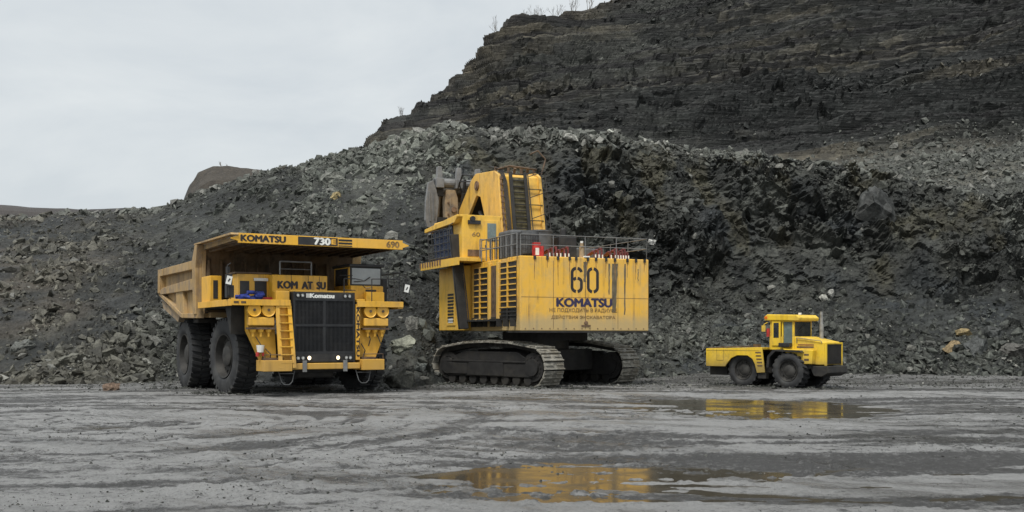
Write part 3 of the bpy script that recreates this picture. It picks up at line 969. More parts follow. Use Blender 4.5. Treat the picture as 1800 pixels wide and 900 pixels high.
shrub(945, 40, 135, 2.4, 'widest bare shrub on the crest of the high wall', 3, 8)
shrub(976, 32, 136, 2.4, 'bare shrub rising on the crest before the last step', 4, 4)
shrub(1008, 18, 136, 1.9, 'bare shrub on the highest step near the top of the photo', 5, 5)
shrub(1036, 10, 138, 1.8, 'bare shrub cut by the top edge of the photo', 6, 5)
shrub(709, 208, 127, 2.0, 'lone bare shrub halfway down the skyline of the wall', 7, 3)
shrub(393, 291, 130, 1.0, 'tiny bare shrub on the brown mound', 8, 4)
shrub(493, 300, 90, .9, 'dry tuft of twigs on the rubble ridge beside the mound', 9, 6)

# ------------------------------------------------------------------ wheels
def tyre_mb(r, wd, lugs, lug_h=.07, sh=.22):
    """tyre round the x axis, outer face towards -x at x=0, inner at x=wd"""
    ri = r * .56
    pr = [(ri, .10 * wd), (ri + .05 * r, .02 * wd), (r * .72, -.02 * wd), (r * .86, .0), (r * .94, .05 * wd), (r - lug_h, .14 * wd),
          (r - lug_h, .86 * wd), (r * .94, .95 * wd), (r * .86, wd), (r * .72, 1.02 * wd), (ri + .05 * r, .98 * wd), (ri, .9 * wd)]
    mb = MB().lathe(pr, (0, 0, 0), (1, 0, 0), 56)
    for i in range(lugs):
        for side in (0, 1):
            a = 2 * math.pi * (i + .5 * side) / lugs
            da = math.pi / lugs * .55
            sk = .35 * 2 * math.pi / lugs
            x0, x1 = ((.015 * wd, .47 * wd) if side == 0 else (.53 * wd, .985 * wd))
            rr0, rr1 = r * .90, r
            pts = []
            for (x, aa_) in ((x0, a), (x1, a + sk * (1 if side == 0 else -1))):
                out = (x == x0 and side == 0) or (x == x1 and side == 1)
                for (rad, s2) in ((rr0 if out else r - lug_h * 1.1, -1), (rr0 if out else r - lug_h * 1.1, 1), (r * .985 if out else rr1, 1), (r * .985 if out else rr1, -1)):
                    t_ = aa_ + s2 * da * (.8 if rad > r * .95 else 1)
                    pts.append((x, math.cos(t_) * rad, math.sin(t_) * rad))
            mb.add(pts, [(0, 1, 2, 3), (7, 6, 5, 4), (0, 4, 5, 1), (1, 5, 6, 2), (2, 6, 7, 3), (3, 7, 4, 0)])
    return mb

def rim_mb(r, wd, deep=.34, hub=.22, bolts=16, bulge=.10):
    ro = r * .575
    pr = [(ro, .06 * wd), (ro, .0), (ro * .94, .02 * wd), (ro * .90, deep * wd), (ro * .70, (deep + .02) * wd), (ro * .66, deep * wd * .8), (hub * r * 1.25, deep * wd * .75), (hub * r * 1.2, bulge * wd + .06), (hub * r * .9, bulge * wd + .01), (.01, bulge * wd),
          (.01, .5 * wd), (ro, .5 * wd)]
    mb = MB().lathe(pr, (0, 0, 0), (1, 0, 0), 40)
    for k in range(bolts):
        a = 2 * math.pi * k / bolts
        q = (ro * .76 * math.cos(a), ro * .76 * math.sin(a))
        mb.cyl((deep * wd + .02, *q), (deep * wd - .05, *q), .035 * r / 1.2, 6)
    return mb

def wheel(parent, x, y, r, wd, tyreme, rimme, rz=0, flip=False):
    o = bpy.data.objects.new('wheel', rimme); C.objects.link(o); o.parent = parent
    o.location = (x, y, r - .03)
    o.rotation_euler = (R(random.uniform(0, 360)), 0, (math.pi if flip else 0) + rz)
    t_ = bpy.data.objects.new('tyre', tyreme); C.objects.link(t_); t_.parent = o
    return o

def protomesh(mb, name, mat, smooth=True):
    o = mb.build(name, mat, None, smooth=smooth)
    me = o.data
    bpy.data.objects.remove(o)
    return me

# ------------------------------------------------------------------ DUMP TRUCK (x: viewer's right, y: to the truck's rear, z up)
T = empty('dump_truck', (-7.98, 45.95, .01), R(30), label='big yellow mining dump truck with black grille and wide canopy, seen from the front', cat='dump truck')
TR_, TW = 1.69, .98
ty = protomesh(tyre_mb(TR_, TW, 34, .085), 'tyre', RUBBER)
rm = protomesh(rim_mb(TR_, TW), 'wheel', RIM)
wheel(T, -3.42, 3.3, TR_, TW, ty, rm, rz=R(7))
wheel(T, 3.42, 3.3, TR_, TW, ty, rm, rz=R(7), flip=True)
for xx in (-3.66, -2.56): wheel(T, xx, 9.5, TR_, TW, ty, rm)
for xx in (3.66, 2.56): wheel(T, xx, 9.5, TR_, TW, ty, rm, flip=True)
# frame and axles
fr = MB()
for s in (-1, 1):
    fr.box(s * 1.15 - .22, s * 1.15 + .22, .6, 11.2, 1.25, 2.15)
fr.box(-1.3, 1.3, .5, 1.0, 1.0, 1.9).box(-1.2, 1.2, 5.2, 5.8, 1.2, 2.2).box(-1.2, 1.2, 10.6, 11.1, 1.2, 2.1)
fr.cyl((-2.7, 3.3, 1.6), (2.7, 3.3, 1.6), .32, 12).cyl((-1.7, 9.5, 1.66), (1.7, 9.5, 1.66), .72, 16)
fr.build('frame', DARK, T, bevel=.03)
MB().box(-1.1, 1.1, .9, 3.6, .95, 2.6).box(-.8, .8, 1.0, 4.5, .72, 1.2).build('engine', DARK, T, bevel=.06)
for s in (-1, 1):
    MB().cyl((s * 2.15, 3.0, 1.5), (s * 2.05, 3.1, 3.4), .24, 12).build('suspension_strut', DARK, T)
    MB().box(s * 2.0 - .75, s * 2.0 + .75, 5.2, 6.9, 1.2, 2.5).build('fuel_tank', DARK, T, bevel=.1)
    MB().box(s * 3.2 - .45, s * 3.2 + .45, 6.7, 7.6, 3.15, 3.3).prism([(7.4, 3.3), (10.5, 3.55), (10.5, 3.65), (7.4, 3.4)], 'x', s * 3.15 - .5, s * 3.15 + .5).build('mudguard', DARK, T)
# grille block
MB().box(-1.37, 1.37, .06, 1.2, 1.41, 4.39).build('radiator_housing', BLACK, T, bevel=.03)
g = MB()
for k in range(44):
    x = -1.27 + k * 2.54 / 43
    g.box(x - .012, x + .012, .0, .06, 1.87, 2.93).box(x - .012, x + .012, .0, .06, 3.03, 4.02)
g.box(-1.33, 1.33, -.03, .055, 2.93, 3.03).box(-1.37, -1.29, -.035, .055, 1.41, 4.39).box(1.29, 1.37, -.035, .055, 1.41, 4.39)
g.box(-1.29, 1.29, -.03, .055, 4.02, 4.1).box(-1.29, 1.29, -.03, .055, 1.78, 1.87).box(-.06, .06, -.02, .055, 1.87, 2.93).box(-.06, .06, -.02, .055, 3.03, 4.02)
for zc in (2.2, 2.5, 3.3, 3.6, 3.85): g.box(-1.28, 1.28, .03, .055, zc - .012, zc + .012)
GR = g.build('grille', BLACKM, T)
MB().box(-1.29, 1.29, -.02, .055, 4.1, 4.37).build('lamp_panel', BLACK, T)
MB().box(-1.29, 1.29, -.02, .055, 1.43, 1.78).build('lamp_panel', BLACK, T)
lettering('Komatsu', WHITE, T, (-.62, -.024, 4.14), (1, 0, 0), (0, 0, 1), 1.05, .18, bold=.03)
lg = MB()
for k in range(4): lg.box(-.80 + k * .045, -.775 + k * .045, -.028, -.021, 4.14, 4.32)
lg.build('emblem', WHITE, T)
def lamp(x, z, r, mat, lit=False):
    mb = MB().lathe([(r * 1.15, .0), (r * 1.15, -.06), (r * .98, -.06), (r * .95, .0)], (x, -.02, z), (0, 1, 0), 16)
    o = mb.build('headlight', BLACK, T)
    q = MB().lathe([(.001, -.035), (r * .6, -.03), (r * .97, -.01), (r * .97, .0), (.001, .0)], (x, -.02, z), (0, 1, 0), 16).build('lens', mat, o, smooth=True)
for x in (-1.17, -.97, .93, 1.13): lamp(x, 4.24, .08, LENS)
for x in (-1.16, -.95, .98, 1.16): lamp(x, 1.60, .085, LENS)
for x in (-.68, .60): lamp(x, 1.60, .09, LIT)
# bumper and step platforms
MB().box(-1.5, 1.55, -.22, .35, 1.12, 1.38).build('bumper', Y_TRUCK, T, bevel=.03)
for (a, b_) in ((-2.72, -1.52), (1.6, 2.62)):
    MB().box(a, b_, -.35, .75, 1.06, 1.52).build('step_platform', Y_TRUCK, T, bevel=.02)
    rl = MB()
    rl.tube([(a + .05, -.3, 1.52), (a + .05, -.3, 1.75), (b_ - .05, -.3, 1.75), (b_ - .05, -.3, 1.52)], .02)
    rl.box(a + .1, b_ - .3, -.1, .4, 1.52, 1.62)
    rl.build('platform_clutter', BROWN, T)
for x in (-1.7, 1.72):
    MB().tube([(x - .34, -.1, 1.08), (x - .22, -.16, .62), (x - .1, -.16, .5), (x + .12, -.16, .5), (x + .24, -.16, .62), (x + .36, -.1, 1.08)], .022, 8).tube([(x - .3, -.12, .96), (x + .3, -.12, .96)], .022, 8).build('hanging_step', GREYT, T)
for x in (-.95, .85):
    MB().box(x - .09, x + .09, -.27, -.22, 1.02, 1.5).build('tow_lug', STEEL, T)
# side posts and front cabinets
MB().prism([(-3.22, 3.95), (-2.12, 3.95), (-1.98, 1.5), (-2.62, 1.5), (-3.2, 2.75)], 'y', .3, .75).build('fender_panel', Y_TRUCK, T, bevel=.02)
MB().prism([(1.62, 3.95), (2.95, 3.95), (2.95, 2.75), (2.45, 1.5), (1.55, 1.5)], 'y', .3, .75).build('fender_panel', Y_TRUCK, T, bevel=.02)
for x0, x1, fx in ((-3.25, -2.17, (-3.02, -2.42)), (1.82, 2.95, (2.1, 2.68))):
    MB().box(x0, x1, -.02, .3, 2.95, 3.3).build('filter_box', Y_TRUCK, T, bevel=.04)
    for x in fx:
        o = MB().lathe([(.001, -.03), (.06, -.03), (.08, -.015), (.24, -.015), (.27, -.05), (.285, -.04), (.285, .25), (.001, .25)], (x, .0, 3.6), (0, 1, 0), 24).build('air_filter', Y_LIP, T, smooth=True)
        MB().cyl((x, -.07, 3.6), (x, -.02, 3.6), .06, 10).build('cap', BROWN, o)
    o = MB().box(x0 - .05, x1 + .02, -.05, .3, 2.80, 2.88).build('filter_bracket', BROWN, T)
    for k in range(3):
        x = x0 + .2 + k * .33
        MB().cyl((x, .1, 2.80), (x, .1, 2.68), .14, 12, .10).cyl((x, .1, 2.68), (x, .1, 2.50), .055, 8).build('dust_valve', Y_LIP, T)
MB().cyl((-2.72, .15, 2.15), (-2.72, .15, 1.85), .17, 12, .13).build('fluid_bottle', WHITE, T)
MB().cyl((-2.85, .12, 1.86), (-2.85, .12, 1.68), .07, 10).cyl((-2.62, .12, 1.84), (-2.62, .12, 1.7), .05, 10).build('red_valve', RED, T)
hs = MB()
for (xa, za, xb, zb) in ((-2.5, 2.0, -2.3, 1.55), (-2.9, 2.5, -2.6, 1.6), (2.0, 2.7, 2.1, 2.1), (2.5, 2.6, 2.6, 1.7), (1.75, 2.2, 1.85, 1.6)):
    hs.tube([(xa, .2, za), ((xa + xb) / 2 + .1, .1, (za + zb) / 2), (xb, .2, zb)], .022)
hs.build('hose', BLACK, T)
# ladder to the deck (left of the grille)
ld = MB()
ld.beam((-2.06, -.02, 3.9), (-2.0, -.32, 1.2), .07, .16, (1, 0, 0)).beam((-1.56, -.02, 3.9), (-1.42, -.32, 1.2), .07, .16, (1, 0, 0))
for k in range(8):
    z = 1.4 + k * .33; yk = -.32 + (z - 1.2) * .111
    ld.box(-2.0, -1.47, yk - .06, yk + .12, z, z + .045)
ld.add([(-2.03, .1, 3.9), (-1.58, .1, 3.9), (-1.44, -.1, 1.2), (-2.0, -.1, 1.2), (-2.03, .14, 3.9), (-1.58, .14, 3.9), (-1.44, -.06, 1.2), (-2.0, -.06, 1.2)],
       [(0, 1, 2, 3), (7, 6, 5, 4), (0, 4, 5, 1), (1, 5, 6, 2), (2, 6, 7, 3), (3, 7, 4, 0)])
ld.build('ladder', Y_TRUCK, T)
rt = MB().box(1.42, 1.60, -.05, .1, 1.5, 3.9)
RP = rt.build('side_post', Y_TRUCK, T)
lettering('KOMATSU', INK, RP, (1.44, -.053, 3.75), (0, 0, -1), (1, 0, 0), 2.1, .14, bold=.04)
# deck
dk = MB()
dk.box(-3.95, -1.5, -.05, 5.2, 3.82, 3.98).box(1.45, 3.55, -.05, 5.2, 3.82, 3.98).box(-1.5, 1.45, .6, 5.2, 3.82, 3.98)
dk.build('deck', DARK, T)
MB().box(-3.98, -1.52, -.12, -.05, 3.78, 4.03).build('deck_edge', Y_TRUCK, T, bevel=.01)
MB().box(-4.04, -3.96, -.1, 5.2, 3.76, 4.03).build('deck_edge', Y_TRUCK, T, bevel=.01)
MB().box(1.47, 3.62, -.12, -.05, 3.78, 4.03).build('deck_edge', Y_TRUCK, T, bevel=.01)
MB().box(3.4, 3.62, -.05, 2.2, 3.72, 4.03).build('deck_edge', Y_TRUCK, T, bevel=.01)
for s in (-1, 1):
    MB().prism([(1.0, 3.8), (5.4, 3.8), (5.6, 3.55), (4.9, 3.75), (1.9, 3.72), (1.1, 2.6)], 'x', s * 2.6 if s > 0 else -3.7, 3.4 if s > 0 else -2.6).build('front_mudguard', DARK, T)
# hood
HD = MB().box(-2.02, .42, .75, 3.8, 3.98, 5.12).build('hood', Y_TRUCK, T, bevel=.03)
hl = MB()
for x in (-1.2, -.45, .05): hl.box(x - .012, x + .012, .742, .747, 4.4, 5.1)
hl.build('panel_seam', BROWN, HD)
for txt, xa, wd_ in (('KOM', -1.78, .84), ('AT', -.72, .46), ('SU', -.06, .38)):
    lettering(txt, INK, HD, (xa, .743, 4.55), (1, 0, 0), (0, 0, 1), wd_, .30, bold=.035)
MB().box(-2.04, -1.45, .2, .75, 3.98, 4.42).build('step_box', Y_TRUCK, T, bevel=.03)
MB().box(-1.37, 1.37, .35, .74, 4.39, 4.47).build('radiator_top', Y_TRUCK, T, bevel=.02)
MB().tube([(-1.55, 1.2, 5.12), (-1.55, 1.2, 5.72), (-.15, 1.2, 5.72), (-.15, 1.2, 5.12)], .035, 8).tube([(-1.55, 1.2, 5.4), (-.15, 1.2, 5.4)], .02, 6).build('handrail', STEEL, T)
# electrical cabinets on the right-hand deck (viewer's left)
def cabinet(x0, x1, y0, y1, z0, z1, wins, name='cabinet'):
    o = MB().box(x0, x1, y0, y1, z0, z1).build(name, Y_TRUCK, T, bevel=.02)
    for (a, b_, c, d_) in wins:
        MB().box(a, b_, y0 - .012, y0 + .02, c, d_).build('vent_panel', BLACK, o)
    return o
cabinet(-3.35, -1.95, 1.3, 2.6, 3.98, 5.15, [(-3.25, -2.85, 4.25, 4.85), (-2.62, -2.1, 4.15, 4.85)])
MB().box(-3.45, -1.9, 1.25, 2.7, 5.16, 5.22).build('cabinet_roof', BROWN, T)
MB().box(-2.66, -2.06, 1.22, 1.29, 4.86, 4.98).build('light_strip', WHITE, T)
cabinet(-3.95, -3.45, 3.4, 4.9, 3.98, 5.15, [(-3.82, -3.62, 4.15, 4.95)])
bl = MB()
r = random.Random(4)
for k in range(9):
    x, y_, z = -3.45 + r.uniform(0, 1.0), .75 + r.uniform(-.2, .25), 4.08 + r.uniform(0, .28)
    bl.cyl((x - .16, y_, z), (x + .16, y_ + r.uniform(-.1, .1), z + r.uniform(-.08, .08)), r.uniform(.06, .12), 10)
bl.box(-3.5, -2.55, .6, 1.05, 3.99, 4.14)
bl.build('blue_pump', BLUE, T)
MB().box(-2.5, -1.95, .7, 1.0, 3.99, 4.16).build('red_toolbox', RED, T, bevel=.02)
# cab at the viewer's right
CB = MB().prism([(.55, 3.98), (.55, 4.72), (.75, 4.75), (.75, 5.55), (2.6, 5.55), (2.6, 3.98)], 'x', 1.42, 2.95).build('cab', Y_TRUCK, T, bevel=.03)
MB().box(1.36, 3.0, .55, 2.7, 5.555, 5.68).build('roof', BLACK, CB, bevel=.03)
MB().box(1.45, 2.92, .70, .748, 4.74, 5.56).build('windscreen_frame', BLACK, CB)
MB().add([(1.52, .68, 4.80), (2.85, .68, 4.80), (2.85, .66, 5.50), (1.52, .66, 5.50), (1.52, .70, 4.80), (2.85, .70, 4.80), (2.85, .70, 5.50), (1.52, .70, 5.50)],
         [(0, 1, 2, 3), (7, 6, 5, 4), (0, 4, 5, 1), (1, 5, 6, 2), (2, 6, 7, 3), (3, 7, 4, 0)]).build('windscreen', SCREEN, CB)
MB().tube([(1.6, .64, 4.9), (2.1, .62, 4.95), (2.35, .62, 5.12)], .02).build('wiper', BLACK, CB)
MB().box(1.40, 1.42, .9, 2.4, 4.75, 5.5).build('side_window', GLASS, CB)
MB().box(2.1, 2.6, .53, .55, 4.48, 4.56).build('vent', BLACK, CB)
rl = MB()
rl.tube([(.95, .15, 3.98), (.95, .15, 5.0), (1.5, .15, 5.0), (1.75, .0, 4.95)], .025)
rl.tube([(.95, .15, 4.5), (1.45, .1, 4.5)], .02).tube([(2.15, -.05, 3.98), (2.15, -.05, 5.0), (2.9, -.05, 5.02), (3.5, -.05, 5.02)], .022)
rl.tube([(1.75, .1, 4.75), (1.9, .05, 4.6), (2.1, -.05, 4.62)], .02)
for x in (2.98, 3.25, 3.5): rl.tube([(x, -.02, 3.98), (x, .1, 5.35)], .022)
for z in (4.3, 4.6, 4.9, 5.3): rl.tube([(2.98, .02, z), (3.5, .02, z)], .018)
rl.tube([(3.5, 0, 5.3), (3.5, 2.4, 5.3), (3.5, 2.4, 3.98)], .022).tube([(3.5, 0, 4.7), (3.5, 2.4, 4.7)], .018)
rl.tube([(-.1 + .95, .4, 5.15), (1.4, .3, 5.15)], .02)
rl.build('handrail', BLACK, T)
MB().box(3.05, 3.35, 1.0, 1.5, 3.98, 5.1).build('air_tank', BLACK, T, bevel=.06)
MB().box(1.5, 1.9, .1, .5, 3.98, 4.12).box(2.0, 2.85, .2, .55, 3.98, 4.44).build('deck_box', Y_TRUCK, T, bevel=.02)
# mirrors
def mirror(x, y, z, arm):
    o = MB().tube(arm, .025).box(x - .14, x + .14, y, y + .07, z - .24, z + .24).build('mirror', BLACK, T)
    m_ = Matrix.Translation((x, y - .012, z)) @ Matrix.Rotation(R(12), 4, 'Y')
    MB().box(-.11, .11, -.01, .01, -.17, .17, m_).build('reflector', WHITE, o)
    MB().box(-.03, .03, -.014, -.011, -.07, .07, m_ @ Matrix.Rotation(R(20), 4, 'Y')).build('mark', BLACK, o)
mirror(3.78, -.12, 4.62, [(3.5, 0, 5.2), (3.78, -.05, 5.2), (3.78, -.05, 4.3), (3.55, -.02, 4.2)])
mirror(-4.05, .05, 4.80, [(-3.9, .3, 4.0), (-4.05, .1, 4.2), (-4.1, .1, 5.4), (-3.95, .15, 5.5)])
MB().box(-4.1, -3.8, .2, .5, 4.1, 4.6).build('junction_box', BLACK, T)
MB().cyl((-4.05, .2, 5.1), (-4.05, .2, 5.35), .09, 10).build('signal_lamp', BLACK, T)
MB().box(-3.9, -3.7, -.135, -.121, 3.87, 3.95).box(-3.6, -3.4, -.135, -.121, 3.87, 3.95).build('marker', BROWN, T)
# dump body
BX0, BX1 = -3.8, 3.45
BO = empty('dump_body', (0, 0, 0)); BO.parent = T
bdy = MB()
prof = [(5.3, 3.55), (5.75, 5.2), (5.55, 6.1), (5.0, 6.45), (-.35, 6.5), (-.35, 6.62), (5.3, 6.62), (5.75, 6.2), (6.0, 5.2), (5.65, 3.6), (8.3, 3.7), (12.9, 4.6), (12.9, 4.45), (8.3, 3.5), (5.6, 3.4)]
bdy.prism([(5.0, 6.4), (-.3, 6.44), (-.3, 6.60), (5.4, 6.62), (5.9, 6.2)], 'x', BX0, BX1)
MB().prism([(5.05, 3.6), (5.35, 3.6), (6.0, 6.2), (5.6, 6.33), (5.1, 6.38), (5.35, 5.8)], 'x', BX0 + .13, BX1 - .13).box(BX0 + .02, BX1 - .02, -.28, 5.0, 6.37, 6.395).build('body_front_wall', Y_BODYDK, T)
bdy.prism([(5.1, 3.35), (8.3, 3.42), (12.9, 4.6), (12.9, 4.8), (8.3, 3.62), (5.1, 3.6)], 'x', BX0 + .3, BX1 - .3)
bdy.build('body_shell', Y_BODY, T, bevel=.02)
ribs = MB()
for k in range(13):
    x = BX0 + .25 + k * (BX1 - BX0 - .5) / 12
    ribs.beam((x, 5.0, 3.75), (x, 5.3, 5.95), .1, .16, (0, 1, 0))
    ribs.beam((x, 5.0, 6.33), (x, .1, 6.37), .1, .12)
ribs.build('body_rib', Y_BODYDK, T)
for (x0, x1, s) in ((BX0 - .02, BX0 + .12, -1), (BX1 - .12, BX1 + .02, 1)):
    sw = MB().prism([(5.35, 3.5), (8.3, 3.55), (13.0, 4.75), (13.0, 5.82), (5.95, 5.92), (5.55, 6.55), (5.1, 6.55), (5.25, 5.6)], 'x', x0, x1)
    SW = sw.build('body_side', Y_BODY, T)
    xo = x0 if s < 0 else x1
    f_ = MB()
    def rail(pts):
        for p, q_ in zip(pts[:-1], pts[1:]):
            f_.beam((xo + s * .06, p[0], p[1]), (xo + s * .06, q_[0], q_[1]), .26, .30, (1, 0, 0))
    f_.prism([(5.9, 5.55), (13.1, 5.55), (13.1, 5.9), (5.9, 5.95)], 'x', xo, xo + s * .28)
    f_.prism([(5.7, 4.62), (13.1, 4.62), (13.1, 4.8), (12.2, 4.95), (5.7, 5.15)], 'x', xo, xo + s * .26)
    f_.prism([(5.3, 3.5), (5.75, 3.5), (6.0, 5.9), (5.5, 6.6), (5.05, 6.6), (5.35, 5.6)], 'x', xo, xo + s * .30)
    f_.prism([(12.75, 4.7), (13.15, 4.7), (13.15, 5.9), (12.75, 5.9)], 'x', xo, xo + s * .30)
    f_.prism([(7.9, 3.5), (9.4, 3.85), (9.6, 4.7), (8.2, 4.7)], 'x', xo, xo + s * .20)
    f_.prism([(5.3, 3.32), (8.3, 3.38), (13.1, 4.58), (13.1, 4.78), (8.3, 3.58), (5.3, 3.56)], 'x', xo - s * .1, xo + s * .24)
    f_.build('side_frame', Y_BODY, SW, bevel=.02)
MB().prism([(9.2, 3.55), (13.2, 4.35), (12.9, 3.95), (9.6, 3.2)], 'x', BX0 - .1, BX0 + .7).build('rear_flap', BUCKET_P, T)
LP = MB().box(BX0, BX1, -.42, -.3, 6.30, 6.70).build('canopy_lip', Y_LIP, T, bevel=.01)
MB().prism([(-.5, 6.62), (5.6, 6.62), (5.6, 6.68), (-.42, 6.7)], 'x', BX0 - .32, BX0).build('canopy_flange', Y_BODY, T)
MB().prism([(BX1, 6.38), (BX1 + .28, 6.46), (BX1 + .28, 6.5), (BX1, 6.6)], 'y', -.42, -.3).prism([(BX0, 6.38), (BX0 - .28, 6.46), (BX0 - .28, 6.5), (BX0, 6.6)], 'y', -.42, -.3).build('lip_tip', Y_LIP, T)
W_ = BX1 - BX0
def lx_(f_): return BX0 + W_ * f_
MB().box(lx_(.345), lx_(.585), -.427, -.421, 6.33, 6.665).build('black_band', BLACK, LP)
MB().box(lx_(.59), lx_(.675), -.427, -.421, 6.42, 6.50).box(lx_(.59), lx_(.675), -.427, -.421, 6.55, 6.63).box(lx_(.59), lx_(.675), -.427, -.421, 6.33, 6.37).build('black_stripe', BLACK, LP)
lettering('KOMATSU', INK, LP, (lx_(.015), -.424, 6.38), (1, 0, 0), (0, 0, 1), W_ * .255, .25, bold=.03)
lettering('730', WHITE, LP, (lx_(.443), -.430, 6.36), (1, 0, 0), (0, 0, 1), W_ * .095, .28, bold=.045)
MB().box(lx_(.543), lx_(.578), -.431, -.428, 6.36, 6.64).build('model_patch', BROWN, LP)
lettering('E', Y_LIP, LP, (lx_(.548), -.434, 6.40), (1, 0, 0), (0, 0, 1), W_ * .024, .20, bold=.04)
lettering('690', FADED, LP, (lx_(.895), -.424, 6.38), (1, 0, 0), (0, 0, 1), W_ * .08, .26, bold=.02)
bpy.data.objects.remove(BO)

# ------------------------------------------------------------------ MINING SHOVEL (x: viewer's right along the rear, y: machine forward, z up)
E = empty('mining_shovel', (.41, 52.0, .0), R(24), label='huge yellow mining shovel on crawler tracks, rear towards the camera, number 60 on its counterweight', cat='excavator')
HZ0, HZ1 = 2.78, 6.41
CW = MB().box(0, 7.15, 0, 1.6, HZ0, HZ1).build('counterweight', Y_EX, E, bevel=.04)
MB().box(.02, 7.0, 1.62, 9.9, HZ0 + .02, HZ1 - .03).build('house', Y_EX, E, bevel=.03)
MB().box(7.15, 7.32, .25, 1.5, HZ0 + .6, HZ1).build('side_plate', DARK, E)
RUNM = plain('rust_run', (.36, .19, .05), rough=.6, var=.5, bmp=0)
for f_ in (.07, .165, .245, .335, .385, .475, .54, .62, .69, .79, .86, .93):
    x = 7.15 * f_ + .25
    MB().box(x - .06, x + .06, -.05, .02, HZ1 - .16, HZ1 + .02).build('lug', BLACK, CW)
    q_ = random.Random(int(f_ * 999)); ln = q_.uniform(.3, 1.3); dx = q_.uniform(-.03, .03)
    MB().prism([(x - .03, HZ1 - .17), (x + .03, HZ1 - .17), (x + .012 + dx, HZ1 - .17 - ln), (x - .004 + dx, HZ1 - .17 - ln)], 'y', -.0045, -.0015).build('rust_run', RUNM, CW)
seam = MB().box(3.51, 3.54, -.0095, -.0065, HZ0 + .1, HZ1 - .15).box(.03, 7.12, -.0095, -.0065, 4.42, 4.435)
for x_ in (1.75, 5.35): seam.box(x_, x_ + .02, -.0095, -.0065, HZ0 + .1, HZ1 - .2)
for k in range(16): seam.cyl((.25 + k * .44, -.02, HZ0 + .12), (.25 + k * .44, .0, HZ0 + .12), .03, 6)
seam.build('seam', RUST, CW)
STK = plain('oil_streak', (.14, .115, .07), rough=.5, var=.35, bmp=0)
for (a, b_, z0, z1) in ((5.02, 5.36, 3.7, 6.15), (5.72, 5.82, 3.6, 6.15), (4.82, 4.92, 4.6, 6.15), (3.42, 3.62, 5.2, 6.2), (6.5, 6.56, 5.2, 5.9)):
    rr_ = random.Random(int(a * 100)); k = 9
    L_ = [(a + rr_.uniform(-.02, .02), z1 - (z1 - z0) * i_ / k) for i_ in range(k + 1)]
    R__ = [(b_ + rr_.uniform(-.02, .02) - (b_ - a) * .35 * (i_ / k), z1 - (z1 - z0) * i_ / k) for i_ in range(k + 1)]
    MB().prism(L_ + R__[::-1], 'y', -.004, -.001).build('oil_streak', STK, CW)
# stencilled 60: narrow rounded digits
def stencil60():
    mb = MB()
    def stroke(pts, wd_=.10):
        for p, q_ in zip(pts[:-1], pts[1:]):
            mb.beam((p[0], -.004, p[1]), (q_[0], -.004, q_[1]), .006, wd_, (0, 0, 1)) if abs(q_[0] - p[0]) > abs(q_[1] - p[1]) else mb.beam((p[0], -.004, p[1]), (q_[0], -.004, q_[1]), wd_, .006, (0, 1, 0))
    def arc(cx, cz, rx, rz, a0, a1, n_=7):
        return [(cx + rx * math.cos(R(a0 + (a1 - a0) * i_ / n_)), cz + rz * math.sin(R(a0 + (a1 - a0) * i_ / n_))) for i_ in range(n_ + 1)]
    def ribbon(pts, wd_=.155):
        n_ = len(pts); L_, Rr = [], []
        for i_, p in enumerate(pts):
            a = Vector(pts[max(0, i_ - 1)]); b_ = Vector(pts[min(n_ - 1, i_ + 1)])
            d_ = (b_ - a).normalized(); nn = Vector((-d_.y, d_.x)) * wd_ / 2
            L_.append(Vector(p) + nn); Rr.append(Vector(p) - nn)
        for i_ in range(n_ - 1):
            q4 = [L_[i_], L_[i_ + 1], Rr[i_ + 1], Rr[i_]]
            mb.prism([tuple(v) for v in q4], 'y', -.006, -.001)
    # 6
    x0, w_, z0, h_ = 2.78, .52, 4.72, 1.15
    cx = x0 + w_ / 2
    ribbon(arc(cx, z0 + h_ - .22, w_ / 2, .22, 80, 10, 6))
    ribbon(arc(cx, z0 + h_ - .22, w_ / 2, .22, 100, 180, 6) + arc(cx, z0 + .22, w_ / 2, .22, 180, 260, 6))
    ribbon(arc(cx, z0 + .22, w_ / 2, .22, 280, 360, 6) + arc(cx, z0 + .48, w_ / 2, .18, 0, 80, 6))
    ribbon(arc(cx, z0 + .48, w_ / 2 - .05, .18, 100, 150, 3))
    # 0
    cx = 3.72 + w_ / 2 - .04
    ribbon(arc(cx, z0 + h_ - .22, w_ / 2, .22, 80, 0, 6) + arc(cx, z0 + .22, w_ / 2, .22, 360, 280, 6))
    ribbon(arc(cx, z0 + h_ - .22, w_ / 2, .22, 100, 180, 6) + arc(cx, z0 + .22, w_ / 2, .22, 180, 260, 6))
    return mb
stencil60().build('number', INK, CW)
lettering('KOMATSU', BLUEINK, CW, (1.95, -.003, 3.98), (1, 0, 0), (0, 0, 1), 3.05, .40, bold=.03)
lettering('НЕ ПОДХОДИТЬ В РАДИУСЕ', FADED, CW, (1.55, -.003, 3.68), (1, 0, 0), (0, 0, 1), 3.75, .22, bold=.004)
lettering('ДЕЙСТВИЯ ЭКСКАВАТОРА', FADED, CW, (1.65, -.003, 3.36), (1, 0, 0), (0, 0, 1), 3.55, .22, bold=.004)
MB().cyl((3.55, -.05, 3.18), (3.55, .05, 3.18), .10, 12).box(3.3, 3.8, -.03, 0, 3.0, 3.08).build('tow_eye', RUST, CW)
MB().box(-.02, 7.17, -.02, 1.6, HZ0 - .08, HZ0 - .005).build('bottom_plate', DARK, E)
